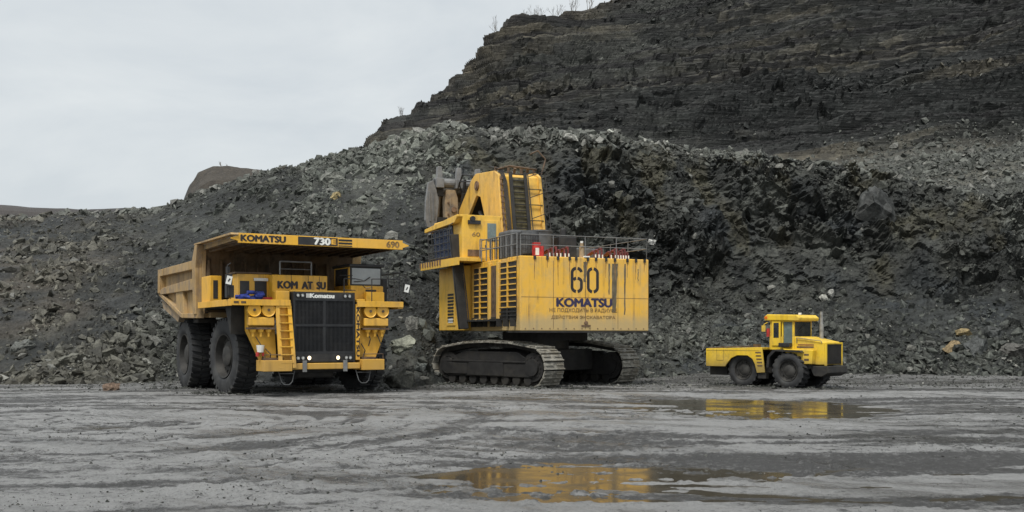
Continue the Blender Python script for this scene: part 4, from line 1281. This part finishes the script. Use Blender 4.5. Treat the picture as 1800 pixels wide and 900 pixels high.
# left side of the house: louvres, doorway, stair, vent
def louvre(y0, y1, z0, z1, n_, lo=0.0):
    o = MB().box(-.03, .03, y0, y1, z0, z1).build('louvre', BLACK, E)
    s = MB()
    for k in range(n_ + 1):
        z = z0 + (z1 - z0) * k / n_
        s.box(-.09, -.031, y0, y1, z - .028, z + .028)
    s.box(-.10, -.031, (y0 + y1) / 2 - .05, (y0 + y1) / 2 + .05, z0, z1)
    s.build('slat', Y_EX if not lo else DARK, o)
louvre(.45, 2.35, 3.95, 6.2, 8)
louvre(.45, 2.35, 3.35, 3.9, 3, 1)
MB().box(-.04, .02, 2.75, 3.55, 3.3, 6.1).build('doorway', BROWN, E)
MB().box(-.12, .02, 3.55, 3.85, 3.0, 6.25).box(-.12, .02, 2.42, 2.72, 3.0, 6.25).build('door_post', Y_EX, E, bevel=.02)
louvre(4.1, 5.9, 3.4, 6.1, 9)
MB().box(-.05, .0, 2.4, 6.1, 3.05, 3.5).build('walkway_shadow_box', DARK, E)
lw = MB()
for k in range(7): lw.box(-.30, .0, .5 + k * .85, .58 + k * .85, 3.0, 3.4)
lw.box(-.6, 0.0, 2.5, 6.4, 3.28, 3.36)
lw.build('walkway', DARK, E)
MB().box(-.42, .0, 6.4, 10.2, HZ0 + .05, 6.3).build('cab_pedestal', Y_CAB, E, bevel=.03)
VP = MB().box(-.46, -.421, 7.6, 8.9, 3.1, 5.0).build('vent_panel', Y_CAB, E, bevel=.01)
v = MB()
for k in range(9): v.box(-.475, -.461, 7.8, 8.7, 3.3 + k * .18, 3.41 + k * .18)
v.build('vent_slot', BLACK, VP)
MB().box(-.475, -.461, 7.9, 8.6, 3.25, 3.5).build('sticker', WHITE, VP)
# folded access stair: dark slanted channel
MB().beam((-1.05, 6.15, 7.9), (-.75, 5.55, 2.9), .50, .22, (0, 1, 0)).build('access_stair', DARK, E, bevel=.02)
rr_ = MB().tube([(-1.35, 6.1, 7.9), (-1.05, 5.5, 2.9)], .03).tube([(-.8, 6.1, 8.2), (-.45, 5.5, 3.2)], .03)
rr_.tube([(-1.35, 6.1, 7.9), (-1.35, 6.1, 8.4), (-.8, 6.1, 8.7)], .025)
rr_.build('stair_rail', BLACK, E)
# cab floor
FL = MB().prism([(-1.25, 6.42), (1.7, 6.42), (1.7, 6.62), (-1.25, 6.62)], 'y', 4.9, 10.6).build('cab_floor', Y_CAB, E, bevel=.02)
MB().prism([(4.9, 6.22), (10.7, 6.22), (10.9, 6.62), (4.9, 6.62)], 'x', -1.35, -1.25).build('floor_edge', Y_CAB, E)
for k in range(9): MB().box(-1.40, -1.35, 7.4 + k * .4, 7.55 + k * .4, 6.35, 6.62).build('floor_cleat', RUST, FL)
# cab
CZ0, CZ1 = 6.63, 8.85
CBX = MB().prism([(5.5, CZ0), (9.5, CZ0), (9.9, 8.6), (9.9, CZ1), (5.5, CZ1 + .02)], 'x', -.84, 1.34).build('cab', Y_CAB, E, bevel=.05)
MB().prism([(5.9, CZ1 - .35), (10.6, CZ1 - .5), (10.6, CZ1 - .3), (5.5, CZ1 + .06), (5.5, CZ1 - .05)], 'x', -1.15, 1.4).build('roof_visor', Y_CAB, CBX, bevel=.02)
SWN = MB().prism([(6.5, CZ0 + .1), (9.45, CZ0 + .1), (9.8, 8.35), (6.9, 8.45)], 'x', -.93, -.845).build('side_window', GLASSB, CBX)
gb = MB()
for k in range(5):
    z = CZ0 + .15 + k * .38
    gb.tube([(-1.15, 6.6 + .08 * k, z), (-1.15, 9.9, z)], .03)
for k in range(6):
    y_ = 6.7 + k * .62
    gb.tube([(-1.17, y_, CZ0 + .1), (-1.15, y_ + .25, 8.3)], .025)
gb.build('window_guard', BLACK, CBX)
DR = MB().box(.40, 1.22, 5.46, 5.497, CZ0 + .05, 8.65).build('door', Y_CAB, CBX, bevel=.01)
MB().box(.55, 1.05, 5.44, 5.459, 7.55, 8.5).build('door_window', GLASSG, DR)
MB().box(.42, .46, 5.43, 5.459, 7.2, 7.35).build('handle', BLACK, DR)
MB().box(-.55, .2, 5.47, 5.499, CZ0 + .1, CZ0 + .45).build('vent_grille', RUST, CBX)
lettering('60', FADED, CBX, (-.30, 5.497, 7.78), (1, 0, 0), (0, 0, 1), .45, .22, bold=.01)
MB().box(-.55, .15, 5.38, 5.495, 8.42, 8.62).cyl((-.3, 5.35, 8.7), (-.3, 5.5, 8.7), .14, 10).build('work_lamp', BLACK, CBX)
hr = MB()
def rails(pts, h=1.05, r_=.025, post=1.3, z0=None):
    for p, q_ in zip(pts[:-1], pts[1:]):
        p, q_ = Vector(p), Vector(q_)
        for hh_ in (h, h * .52):
            hr.tube([p + Vector((0, 0, hh_)), q_ + Vector((0, 0, hh_))], r_)
        k = max(1, int((q_ - p).length / post))
        for i_ in range(k + 1):
            a = p.lerp(q_, i_ / k); hr.tube([a, a + Vector((0, 0, h))], r_)
rails([(-.1, 4.9, 6.62), (1.6, 4.9, 6.62)], .95, .03, .45)
rails([(.05, .12, HZ1), (7.1, .12, HZ1), (7.1, 9.5, HZ1)], 1.05, .022, 1.6)
rails([(-.05, .3, HZ1), (-.05, 4.8, HZ1)], 1.1, .03, .6)
hr.build('handrail', STEEL, E)
# mesh screen left of the clutter
ms = MB()
for k in range(16): ms.tube([(.05 + k * .09, .9, HZ1), (.05 + k * .09, .9, 7.5)], .015, 4)
for k in range(12): ms.tube([(.02, .5 + k * .3, HZ1), (.02, .5 + k * .3, 7.5)], .02, 4)
for k in range(5): ms.tube([(.05, .9, 6.6 + k * .22), (1.4, .9, 6.6 + k * .22)], .015, 4)
ms.build('safety_mesh', DARK, E)
# deck clutter: tanks, mufflers, hoses
MB().box(.35, 1.75, 1.9, 3.6, HZ1 - .02, 7.85).build('oil_cooler', GREYT, E, bevel=.12)
MB().cyl((1.2, 1.5, 6.6), (1.2, 1.5, 7.75), .45, 20).build('air_cleaner', GREYT, E, smooth=True)
for x in (2.55,):
    MB().cyl((x, 3.2, HZ1), (x, 3.2, 7.9), .62, 24).cyl((x, 3.2, 7.9), (x, 3.2, 7.98), .66, 24).build('muffler', GREYT, E, smooth=True)
MB().box(3.45, 4.5, 2.8, 4.0, HZ1, 7.7).cyl((3.9, 3.2, 7.7), (3.9, 3.2, 8.15), .16, 12).build('exhaust_stack', BLACK, E, bevel=.05)
MB().box(4.9, 6.6, 3.6, 5.5, HZ1, 7.2).build('hydraulic_tank', GREYT, E, bevel=.08)
FE = MB().box(.98, 1.32, .5, .8, HZ1, 7.12).cyl((1.42, .6, HZ1), (1.42, .6, 6.95), .11, 12).build('extinguisher_cabinet', RED, E, bevel=.02)
MB().box(1.03, 1.22, .485, .499, 6.5, 6.85).build('label_plate', WHITE, FE)
for k, x in enumerate((1.75, 1.95, 2.15, 2.35, 2.6, 2.8, 4.3, 4.5, 4.7, 5.2, 5.45, 5.6, 5.75, 5.9, 6.05, 6.2)):
    z = 6.75 + .08 * (k % 3)
    rh = MB().tube([(x, .45, HZ1), (x, .5, z), (x + .12, .9, z + .05), (x + .14, 1.6, z - .15)], .055, 8)
    HO = rh.build('red_hose', REDD, E)
    MB().cyl((x, .38, HZ1 + .02), (x, .39, HZ1 + .2), .035, 8).build('hose_fitting', WHITE, HO)
MB().cyl((3.45, .25, HZ1), (3.45, .25, 7.0), .13, 12).cyl((3.45, .25, 7.0), (3.45, .25, 7.14), .09, 10).build('beacon_post', BUCKET_P, E)
MB().cyl((3.45, .25, 7.14), (3.45, .25, 7.24), .08, 10).box(3.45, 3.75, -.03, .1, HZ1 + .01, HZ1 + .08).build('beacon', WHITE, E)
# hose loops at the boom foot
hp = MB()
for k in range(9):
    x = 1.9 + k * .22
    pts = []
    for i_ in range(9):
        a = math.pi * i_ / 8
        pts.append((x + .25 * math.cos(a) * .6 - .15, 6.4 + .5 * math.cos(a), 7.35 + .75 * math.sin(a)))
    hp.tube(pts, .045, 6)
hp.build('hose_bundle', BLACK, E)
# boom: A-shaped box seen from behind
def boom_side(x0, x1, mat, nm, inner=True):
    a = [(7.2, 5.9), (8.15, 11.55), (8.7, 11.85), (11.5, 12.05), (12.2, 11.75), (15.4, 9.2), (14.6, 8.6), (13.4, 9.0), (11.35, 10.75), (10.75, 10.6), (9.9, 9.0), (9.8, 5.9)]
    return MB().prism(a, 'x', x0, x1).build(nm, mat, E, bevel=.03)
boom_side(2.32, 2.5, Y_BOOM, 'boom_side')
boom_side(4.85, 5.03, Y_BOOM, 'boom_side')
MB().prism([(7.35, 5.9), (8.30, 11.5), (8.75, 11.75), (11.5, 11.95), (11.9, 11.8), (11.5, 11.6), (8.9, 11.4), (7.9, 5.9)], 'x', 2.5, 4.85).build('boom_plate', Y_BOOM, E)
MB().prism([(9.0, 5.9), (9.3, 9.2), (10.8, 10.9), (11.4, 10.9), (13.4, 9.2), (14.4, 8.8), (14.6, 8.95), (11.5, 11.3), (10.6, 11.3), (8.9, 9.4), (8.5, 5.9)], 'x', 2.5, 4.85).build('boom_web', DARK, E)
sm = MB().prism([(7.05, 6.2), (8.1, 11.5), (8.2, 11.5), (7.15, 6.2)], 'x', 2.42, 2.50)
for k in range(16):
    f_ = k / 15
    sm.box(2.40, 2.56, 7.08 + .95 * f_ , 7.2 + .95 * f_, 6.3 + 5.0 * f_, 6.40 + 5.0 * f_)
sm.build('bolt_row', RUST, E)
lb_ = MB()
for x in (3.05, 3.95):
    lb_.beam((x, 7.0, 5.9), (x, 8.1, 11.75), .07, .20, (1, 0, 0))
for k in range(17):
    f_ = k / 16
    lb_.box(3.05, 3.95, 7.05 + 1.08 * f_, 7.12 + 1.08 * f_, 6.1 + 5.5 * f_, 6.16 + 5.5 * f_)
lb_.build('boom_ladder', DARK, E)
MB().prism([(7.22, 6.0), (8.2, 11.45), (8.24, 11.45), (7.27, 6.0)], 'x', 3.08, 3.92).build('ladder_backing', OLIVE, E)
gr_ = MB()
for x in (4.1, 4.95, 5.2): gr_.tube([(x, 6.85, 6.5), (x - .05, 7.95, 11.7)], .03)
for k in range(5):
    f_ = k / 4
    gr_.tube([(4.1, 6.85 + 1.1 * f_, 6.7 + 4.8 * f_), (5.2, 6.85 + 1.1 * f_, 7.1 + 4.8 * f_)], .025)
gr_.build('boom_handrail', DARK, E)
MB().prism([(7.0, 6.3), (8.6, 6.3), (8.6, 7.3), (7.3, 7.3)], 'x', 2.1, 2.31).cyl((1.9, 8.0, 6.9), (2.1, 8.0, 6.9), .35, 20).build('boom_foot', Y_BOOM, E, bevel=.03)
tp = MB()
for k in range(7):
    x = 2.5 + k * .4
    tp.cyl((x, 8.9 + .2 * (k % 2), 11.75), (x, 8.9, 12.1), .09, 8)
tp.tube([(2.4, 8.4, 11.9), (3.2, 8.6, 12.15), (4.9, 8.6, 12.05)], .06)
tp.tube([(5.0, 8.2, 11.6), (5.3, 8.2, 12.6), (4.9, 8.4, 13.1), (4.5, 8.6, 12.9)], .045)
tp.build('hydraulic_pipe', BROWN, E)
bh = MB()
for k in range(4):
    x = 2.62 + k * .07
    bh.tube([(x, 7.15, 6.2), (x + .02, 7.55, 8.6), (x, 8.1, 11.2), (x - .1, 8.5, 11.95), (x - .3, 9.5, 12.2)], .028)
bh.build('boom_hose', BLACK, E)
bs = MB()
for k in range(5):
    z0 = 7.2 + k * .9; y0 = 7.2 + (z0 - 5.9) * .168
    bs.box(4.1, 4.95, y0 - .035, y0 - .005 + .05, z0, z0 + .05)
bs.build('boom_rib', OLIVE, E)
for (yy_, zz_) in ((11.2, 11.3), (14.3, 9.3)):
    MB().cyl((2.24, yy_, zz_), (2.34, yy_, zz_), .28, 20).cyl((2.20, yy_, zz_), (2.26, yy_, zz_), .16, 12).build('boom_pin', RUST, E)
tr = MB()
for (x, y0, z0, y1, z1) in ((2.9, 9.0, 7.2, 12.2, 9.9), (4.4, 9.0, 7.2, 12.2, 9.9)):
    tr.cyl((x, y0, z0), (x, (y0 + y1) / 2, (z0 + z1) / 2), .22, 14).cyl((x, (y0 + y1) / 2, (z0 + z1) / 2), (x, y1, z1), .12, 12)
tr.build('boom_cylinder', STEEL, E, smooth=True)
# stick and bucket
for x0 in (1.45, 4.9):
    MB().prism([(x0, 11.4), (x0 + .62, 11.4), (x0 + .78, 10.9), (x0 + .82, 8.6), (x0 + .05, 8.6), (x0 - .05, 10.6)], 'y', 14.1, 14.6).box(x0 + .30, x0 + .36, 14.06, 14.1, 8.7, 11.2).build('stick', BUCKET_P, E, bevel=.02)
    for zz in (9.2, 9.9, 10.6): MB().cyl((x0 + .15, 14.02, zz), (x0 + .15, 14.1, zz), .06, 8).build('bolt', RUST, E)
MB().prism([(2.2, 10.75), (4.6, 10.75), (4.6, 8.8), (2.2, 8.8)], 'y', 14.7, 15.0).build('stick_web', BUCKET_P, E, bevel=.04)
MB().cyl((1.95, 14.35, 10.2), (1.95, 14.0, 10.2), .17, 16).build('stick_pin', RUST, E)
MB().cyl((2.3, 14.6, 10.0), (4.9, 14.6, 10.0), .34, 16).build('cross_tube', BUCKET_P, E)
BK = MB()
BK.prism([(14.5, 11.6), (15.0, 11.9), (15.9, 11.4), (16.3, 10.2), (16.0, 8.9), (15.6, 8.9), (15.9, 10.2), (15.5, 11.1), (15.0, 11.5)], 'x', 1.3, 6.3)
for x in (1.25, 6.2):
    BK.prism([(14.6, 11.7), (15.2, 11.8), (15.95, 11.3), (16.3, 10.2), (16.0, 8.9), (15.2, 9.3), (14.9, 10.4)], 'x', x, x + .15)
BUC = BK.build('bucket', BUCKET_P, E, bevel=.04)
MB().cyl((.75, 14.3, 11.8), (6.4, 14.3, 11.8), .30, 16).cyl((.9, 14.5, 11.45), (6.3, 14.5, 11.45), .26, 16).build('lip', STEEL, BUC)
for x in (1.0, 2.25, 3.5, 4.7, 5.9):
    MB().prism([(x - .20, 11.7), (x + .20, 11.7), (x + .17, 12.2), (x + .13, 12.75), (x - .13, 12.75), (x - .17, 12.2)], 'y', 13.9, 14.25).prism([(x - .25, 11.45), (x + .25, 11.45), (x + .25, 12.05), (x - .25, 12.05)], 'y', 13.82, 14.43).build('tooth', STEEL, BUC, bevel=.04)
MB().prism([(.28, 11.75), (.58, 11.9), (.80, 11.3), (.95, 10.6), (.82, 9.4), (.55, 9.0), (.20, 9.05), (.08, 9.5), (.12, 10.6)], 'y', 13.95, 14.2).prism([(.28, 11.2), (.36, 11.2), (.42, 9.4), (.34, 9.4)], 'y', 13.88, 13.95).prism([(.58, 11.2), (.64, 11.1), (.66, 9.6), (.60, 9.5)], 'y', 13.88, 13.95).build('side_cutter', STEEL, BUC, bevel=.02)
MB().cyl((2.5, 13.8, 11.2), (2.5, 14.6, 9.0), .14, 12).cyl((2.5, 13.6, 12.0), (2.5, 13.9, 11.0), .09, 10).build('bucket_cylinder', DARK, E)
MB().tube([(2.3, 12.0, 12.0), (2.1, 13.0, 12.2), (2.2, 13.8, 11.7), (2.6, 14.0, 10.8)], .05).tube([(2.3, 12.3, 11.7), (2.0, 13.2, 11.8), (2.05, 13.8, 11.2)], .04).build('bucket_hose', BLACK, E)
MB().box(.7, 1.3, 14.1, 14.4, 11.0, 11.6).build('upper_bracket', DARK, BUC)
MB().box(.7, 1.5, 14.0, 14.4, 9.3, 9.7).build('lower_bracket', DARK, BUC)
# undercarriage (its own heading)
UC = bpy.data.objects.new('undercarriage', None); C.objects.link(UC); UC.parent = E
ctr = Vector((1.25, 57.0, 0)); eo = Vector((.41, 52.0, 0))
loc = Matrix.Rotation(R(-24), 3, 'Z') @ (ctr - eo)
UC.location = loc; UC.rotation_euler = (0, 0, R(-44 - 24))
# in UC space: x = crawler direction (near end +), y = towards the far crawler
MB().box(-1.9, 1.9, -2.4, 2.4, .75, 1.85).cyl((0, 0, 1.85), (0, 0, 2.75), 1.75, 32).box(-1.5, 1.5, -2.6, 2.6, 1.0, 1.5).build('center_frame', DARK, UC, bevel=.05)
tt = MB().cyl((3.6, 4.6, 2.3), (3.6, 4.6, 2.72), 2.2, 32)
tt.build('slewing_ring', DARK, E)
LC, RC_, GA, SW_ = 7.9, 1.0, 6.0, 1.4
def track_path(n_):
    """stadium with a sagging, slightly angular outline (x, z, tangent)"""
    pts = []
    hx, rr2 = LC / 2 - .95, .95
    ctrl = []
    for i_ in range(13):
        a = -math.pi / 2 + math.pi * i_ / 12
        ctrl.append((hx + rr2 * math.cos(a), 1.0 + rr2 * math.sin(a)))
    ctrl += [(hx * .55, 2.14), (0, 2.20), (-hx * .55, 2.14)]
    for i_ in range(13):
        a = math.pi / 2 + math.pi * i_ / 12
        ctrl.append((-hx + rr2 * math.cos(a), 1.0 + rr2 * math.sin(a)))
    ctrl.append(ctrl[0])
    c = np.array(ctrl); s = np.concatenate(([0], np.cumsum(np.linalg.norm(np.diff(c, axis=0), axis=1))))
    t_ = np.linspace(0, s[-1], n_, endpoint=False)
    x, z = np.interp(t_, s, c[:, 0]), np.interp(t_, s, c[:, 1])
    x2, z2 = np.interp((t_ + .05) % s[-1], s, c[:, 0]), np.interp((t_ + .05) % s[-1], s, c[:, 1])
    return [(x[i_], z[i_], math.atan2(z2[i_] - z[i_], x2[i_] - x[i_])) for i_ in range(n_)], s[-1]
path, plen = track_path(46)
shoe = MB(); link = MB()
pw = plen / 46
for (x, z, a) in path:
    m_ = Matrix.Translation((x, 0, z)) @ Matrix.Rotation(-a, 4, 'Y')
    shoe.box(-pw * .46, pw * .46, -SW_ / 2, SW_ / 2, -.07, .0, m_)
    shoe.box(-pw * .46, -pw * .28, -SW_ / 2, SW_ / 2, -.13, -.07, m_)
    shoe.box(pw * .05, pw * .2, -SW_ / 2 + .06, -.15, -.12, -.07, m_)
    shoe.box(pw * .05, pw * .2, .15, SW_ / 2 - .06, -.12, -.07, m_)
    link.box(-pw * .5, pw * .5, -.32, -.12, .0, .2, m_)
    link.box(-pw * .5, pw * .5, .12, .32, .0, .2, m_)
fm = MB().prism([(-3.0, .5), (3.0, .5), (3.2, .85), (2.9, 1.25), (1.9, 1.75), (-1.9, 1.75), (-2.9, 1.45), (-3.2, .85)], 'y', -.42, .42)
fm.box(-3.0, 3.0, -.55, .55, .5, 1.25)
dt = MB().box(-2.9, -1.5, -.60, -.551, .6, 1.15).box(-1.35, 1.1, -.60, -.551, .55, 1.2).box(-3.0, 2.6, -.6, -.551, 1.22, 1.30)
rol = MB()
for k in range(8): rol.cyl((-2.7 + k * .77, -.5, .36), (-2.7 + k * .77, .5, .36), .25, 14)
spr = MB()
sprs = []
for x in (-LC / 2 + .95, LC / 2 - .95):
    spr = MB(); sprs.append(spr)
    spr.cyl((x, -.46, 1.0), (x, .46, 1.0), .70, 28).cyl((x, -.58, 1.0), (x, .58, 1.0), .42, 20)
    for k in range(14):
        a = 2 * math.pi * k / 14
        spr.cyl((x + .52 * math.cos(a), -.5, 1 + .52 * math.sin(a)), (x + .52 * math.cos(a), .5, 1 + .52 * math.sin(a)), .05, 6)
protos = [(shoe, 'track_shoes', SHOE, .012), (link, 'track_links', DARK, 0), (fm, 'track_frame', DARK, .04), (dt, 'cover_plate', DARK, .01), (rol, 'rollers', DARK, 0), (sprs[0], 'idler', DARK, 0), (sprs[1], 'sprocket', DARK, 0)]
crawler_parts = []
for mb_, nm, mt, bv in protos:
    o = mb_.build(nm, mt, None, bevel=bv)
    crawler_parts.append(o)
for sgn in (-1, 1):
    root_c = MB().box(-1.2, 1.2, -.3, .3, .9, 1.3)
    base = crawler_parts[2] if sgn < 0 else crawler_parts[2].copy()
    if sgn > 0: C.objects.link(base)
    base.name = 'crawler' if sgn < 0 else 'crawler'
    base.parent = E
    # place in shovel space through the undercarriage's transform
    base.location = loc + Matrix.Rotation(R(-68), 3, 'Z') @ Vector((0, sgn * GA / 2, 0))
    base.rotation_euler = (0, 0, R(-68))
    for k, o in enumerate(crawler_parts):
        if k == 2: continue
        c = o if sgn < 0 else o.copy()
        if sgn > 0: C.objects.link(c)
        c.parent = base; c.location = (0, 0, 0)

# ------------------------------------------------------------------ TRACTOR (x forward, y left, z up)
K = empty('tractor', (13.12, 54.0, .0), R(-45), label='small bright yellow articulated tractor with a front cab, parked behind the puddle', cat='tractor')
ktr, ktw = .88, .70
kty = protomesh(tyre_mb(ktr, ktw, 20, .075), 'tyre', RUBBER)
krm = protomesh(rim_mb(ktr, ktw, deep=.2, hub=.28, bolts=10), 'wheel', RIM)
def kwheel(x, y, left):
    # tyre mesh axis is x, outer face at -x; turn so that it faces -y (right side) or +y
    o = bpy.data.objects.new('wheel', krm); C.objects.link(o); o.parent = K
    o.location = (x, y, ktr - .02)
    o.rotation_euler = (0, 0, R(-90) if left else R(90))
    t_ = bpy.data.objects.new('tyre', kty); C.objects.link(t_); t_.parent = o
kwheel(1.55, -1.38, False); kwheel(1.55, 1.38, True)
kwheel(-1.1, -1.18, False); kwheel(-1.1, 1.18, True)
MB().box(-3.0, .3, -.45, .45, .7, 1.15).box(-.6, 3.0, -.42, .42, .7, 1.15).cyl((1.55, -.8, .86), (1.55, .8, .86), .22, 12).cyl((-1.1, -.8, .86), (-1.1, .8, .86), .22, 12).build('chassis', DARK, K, bevel=.03)
# hood
HK = MB().prism([(1.5, 1.25), (1.5, 2.50), (1.9, 2.50), (3.13, 2.24), (3.18, 1.15), (1.2, 1.15)], 'y', -.78, .78).build('hood', Y_TR, K, bevel=.05)
MB().box(3.181, 3.24, -.70, .70, 1.2, 2.14).build('radiator_grille', BLACKM, HK, bevel=.01)
gk = MB()
for k in range(24):
    y_ = -.66 + k * 1.32 / 23
    gk.box(3.241, 3.255, y_ - .01, y_ + .01, 1.23, 2.09)
gk.build('grille_bar', DARK, HK)
GRM = MB().box(3.16, 3.27, -.79, -.70, 1.12, 2.22).box(3.16, 3.27, .70, .79, 1.12, 2.22).box(3.16, 3.27, -.70, .70, 2.14, 2.22).build('grille_frame', Y_TR, HK, bevel=.01)
MB().box(1.7, 2.6, -.79, -.781, 1.96, 2.04).box(1.7, 2.7, -.79, -.781, 1.80, 1.84).build('hood_slot', BROWN, HK)
MB().box(1.75, 2.6, -.787, -.781, 2.08, 2.13).build('red_stripe', REDD, HK)
# step skirt on the hood side
SKT = MB().prism([(1.15, 1.92), (1.6, 1.90), (2.75, 1.86), (2.7, 1.20), (1.75, 1.18)], 'y', -1.15, -.79).build('step_skirt', Y_TR, K, bevel=.02)
MB().prism([(1.15, 1.92), (1.6, 1.90), (2.75, 1.86), (2.7, 1.20), (1.75, 1.18)], 'y', .79, 1.15).build('step_skirt', Y_TR, K, bevel=.02)
MB().box(1.9, 2.15, -1.158, -1.151, 1.5, 1.56).box(2.3, 2.55, -1.158, -1.151, 1.35, 1.45).box(2.3, 2.55, -1.158, -1.151, 1.6, 1.68).build('step_slot', BROWN, SKT)
MB().prism([(2.45, 1.10), (3.42, 1.10), (3.46, .78), (3.1, .6), (2.7, .62)], 'y', -.95, .95).build('front_bumper', DARK, K, bevel=.03)
MB().box(1.1, 2.6, -1.0, 1.0, .98, 1.15).build('subframe', DARK, K)
# fenders over the front wheels
for s in (-1, 1):
    pts = [(.40, 1.0), (.45, 1.55), (.78, 1.88), (2.2, 1.84), (2.3, 1.75), (.9, 1.80), (.58, 1.5), (.52, 1.0)]
    MB().prism(pts, 'y', s * .75, s * 1.42).build('fender', BLACK, K)
# cab
kc = MB()
kc.box(-.72, .62, -.85, .85, 1.86, 2.02)
for (x, y_) in ((-.70, -.83), (-.70, .75), (.52, -.83), (.52, .75)):
    kc.prism([(x, y_), (x + .1, y_), (x + .1, y_ + .09), (x, y_ + .09)], 'z', 2.0, 3.35)
kc.box(-.05, .03, -.84, -.75, 2.0, 3.35).box(-.72, -.62, -.84, .84, 2.0, 2.65).box(-.72, -.05, -.85, -.76, 2.0, 2.5)
kc.box(.52, .62, -.75, .75, 2.0, 2.52).box(-.72, .62, -.85, .85, 3.22, 3.36)
KC = kc.build('cab', Y_TR, K, bevel=.012)
RF = MB().prism([(-.95, 3.30), (.95, 3.26), (.98, 3.42), (.8, 3.56), (-.8, 3.60), (-.98, 3.48)], 'y', -.95, .95).build('roof', Y_TR, KC, bevel=.04)
MB().box(-.93, -.78, -.97, -.8, 3.38, 3.5).build('turn_lamp', ORANGE, RF)
MB().cyl((.75, -.5, 3.57), (.75, -.5, 3.66), .08, 10).build('beacon', WHITE, RF)
MB().box(.60, .63, -.74, .74, 2.53, 3.22).build('windscreen', GLASS, KC)
KD = MB().box(-.56, -.08, -.90, -.855, 2.06, 3.28).build('door', Y_TR, KC, bevel=.01)
MB().box(-.46, -.17, -.91, -.901, 2.45, 3.18).build('door_window', GLASS, KD)
MB().box(.05, .52, -.80, -.78, 2.1, 3.2).build('side_window', GLASSG, KC)
MB().box(-.70, .5, .78, .80, 2.1, 3.2).build('side_window', GLASSG, KC)
MB().box(-.74, -.725, -.7, .7, 2.66, 3.2).build('rear_window', GLASSG, KC)
MB().box(-.05, .55, -1.15, -.86, 2.0, 2.2).build('side_box', BLACK, KC, bevel=.02)
MB().box(-.35, .05, -.3, .3, 2.1, 2.9).build('seat', SKIN, KC, bevel=.06)
MB().tube([(-.8, -.9, 3.2), (-.85, -1.15, 3.1), (-.85, -1.15, 2.9)], .02).box(-.95, -.75, -1.2, -1.15, 2.75, 3.05).build('mirror', Y_TR, K)
MB().cyl((-.75, -.92, 2.5), (-.75, -.92, 2.9), .08, 10).build('fire_extinguisher', RED, K)
MB().cyl((2.3, .5, 2.35), (2.3, .5, 3.1), .10, 14).cyl((2.3, .5, 3.1), (2.3, .5, 3.72), .075, 12).build('exhaust_pipe', PIPE, K, smooth=True)
MB().tube([(-.1, -.95, 1.3), (.1, -.95, 1.85)], .03).tube([(.25, -1.2, 1.15), (.42, -1.0, 1.85)], .03).build('grab_bar', STEEL, K)
MB().box(.30, 1.3, -.75, .75, 1.15, 1.86).build('cab_base', BLACK, K)
KC.location.x = .95
for o_ in [c for c in K.children if c.name.split('.')[0] in ('mirror', 'fire_extinguisher', 'grab_bar')]: o_.location.x = .95
# rear frame with wheel arch
ra = [(-3.15, 1.0), (-3.15, 1.9), (.12, 1.98), (.22, 1.2), (.28, .75), (-.16, .72), (-.28, 1.15), (-.42, 1.4), (-.7, 1.57), (-1.3, 1.57), (-1.65, 1.42), (-1.9, 1.15), (-2.0, 1.0)]
RB = MB()
RB.prism(ra, 'y', -1.38, -1.30).prism(ra, 'y', 1.30, 1.38)
RB.prism([(-3.17, 1.78), (-3.17, 1.9), (.10, 1.98), (.10, 1.86)], 'y', -1.30, 1.30)
RB.box(-3.17, -3.09, -1.30, 1.30, 1.0, 1.8)
RBO = RB.build('rear_body', Y_TR, K, bevel=.015)
stp = MB()
for k in range(5): stp.box(-.12 - .03 * k, .16 - .022 * k, -1.392, -1.381, 1.05 + k * .16, 1.11 + k * .16)
stp.build('step_slot', BROWN, RBO)
MB().box(-.15, .3, -1.3, -1.0, .45, .72).build('battery_box', DARK, K)
MB().box(-3.25, -2.2, -.9, .9, .55, 1.0).build('rear_drawbar', DARK, K, bevel=.03)
MB().box(.2, .8, -.8, .8, .7, 1.3).build('articulation_joint', DARK, K)
pn = MB()
for x_ in (-2.5, -2.1): pn.box(x_, x_ + .015, -1.386, -1.381, 1.3, 1.85)
pn.box(-3.1, .0, -1.386, -1.381, 1.80, 1.815)
pn.box(-2.5, -2.1, -1.386, -1.381, 1.3, 1.315)
pn.build('panel_seam', BROWN, RBO)
MB().box(-3.19, -3.171, -1.1, -.8, 1.5, 1.7).build('tail_lamp', RED, RBO)
MB().tube([(.62, -.6, 2.6), (.66, -.1, 3.0)], .015).build('wiper', BLACK, KC)
MB().tube([(1.72, -.80, 2.2), (1.72, -.84, 2.45), (3.0, -.84, 2.30), (3.05, -.80, 2.2)], .018).build('hood_rail', STEEL, K)
tk_ = MB()
tk_.tube([(-3.1, -1.1, 1.93), (-2.0, -1.1, 1.99), (-.6, -1.1, 2.03)], .025).cyl((-1.2, .3, 1.95), (-1.2, .3, 2.12), .2, 14)
tk_.build('top_pipe', BROWN, K)

print('OBJECTS', len(bpy.data.objects))
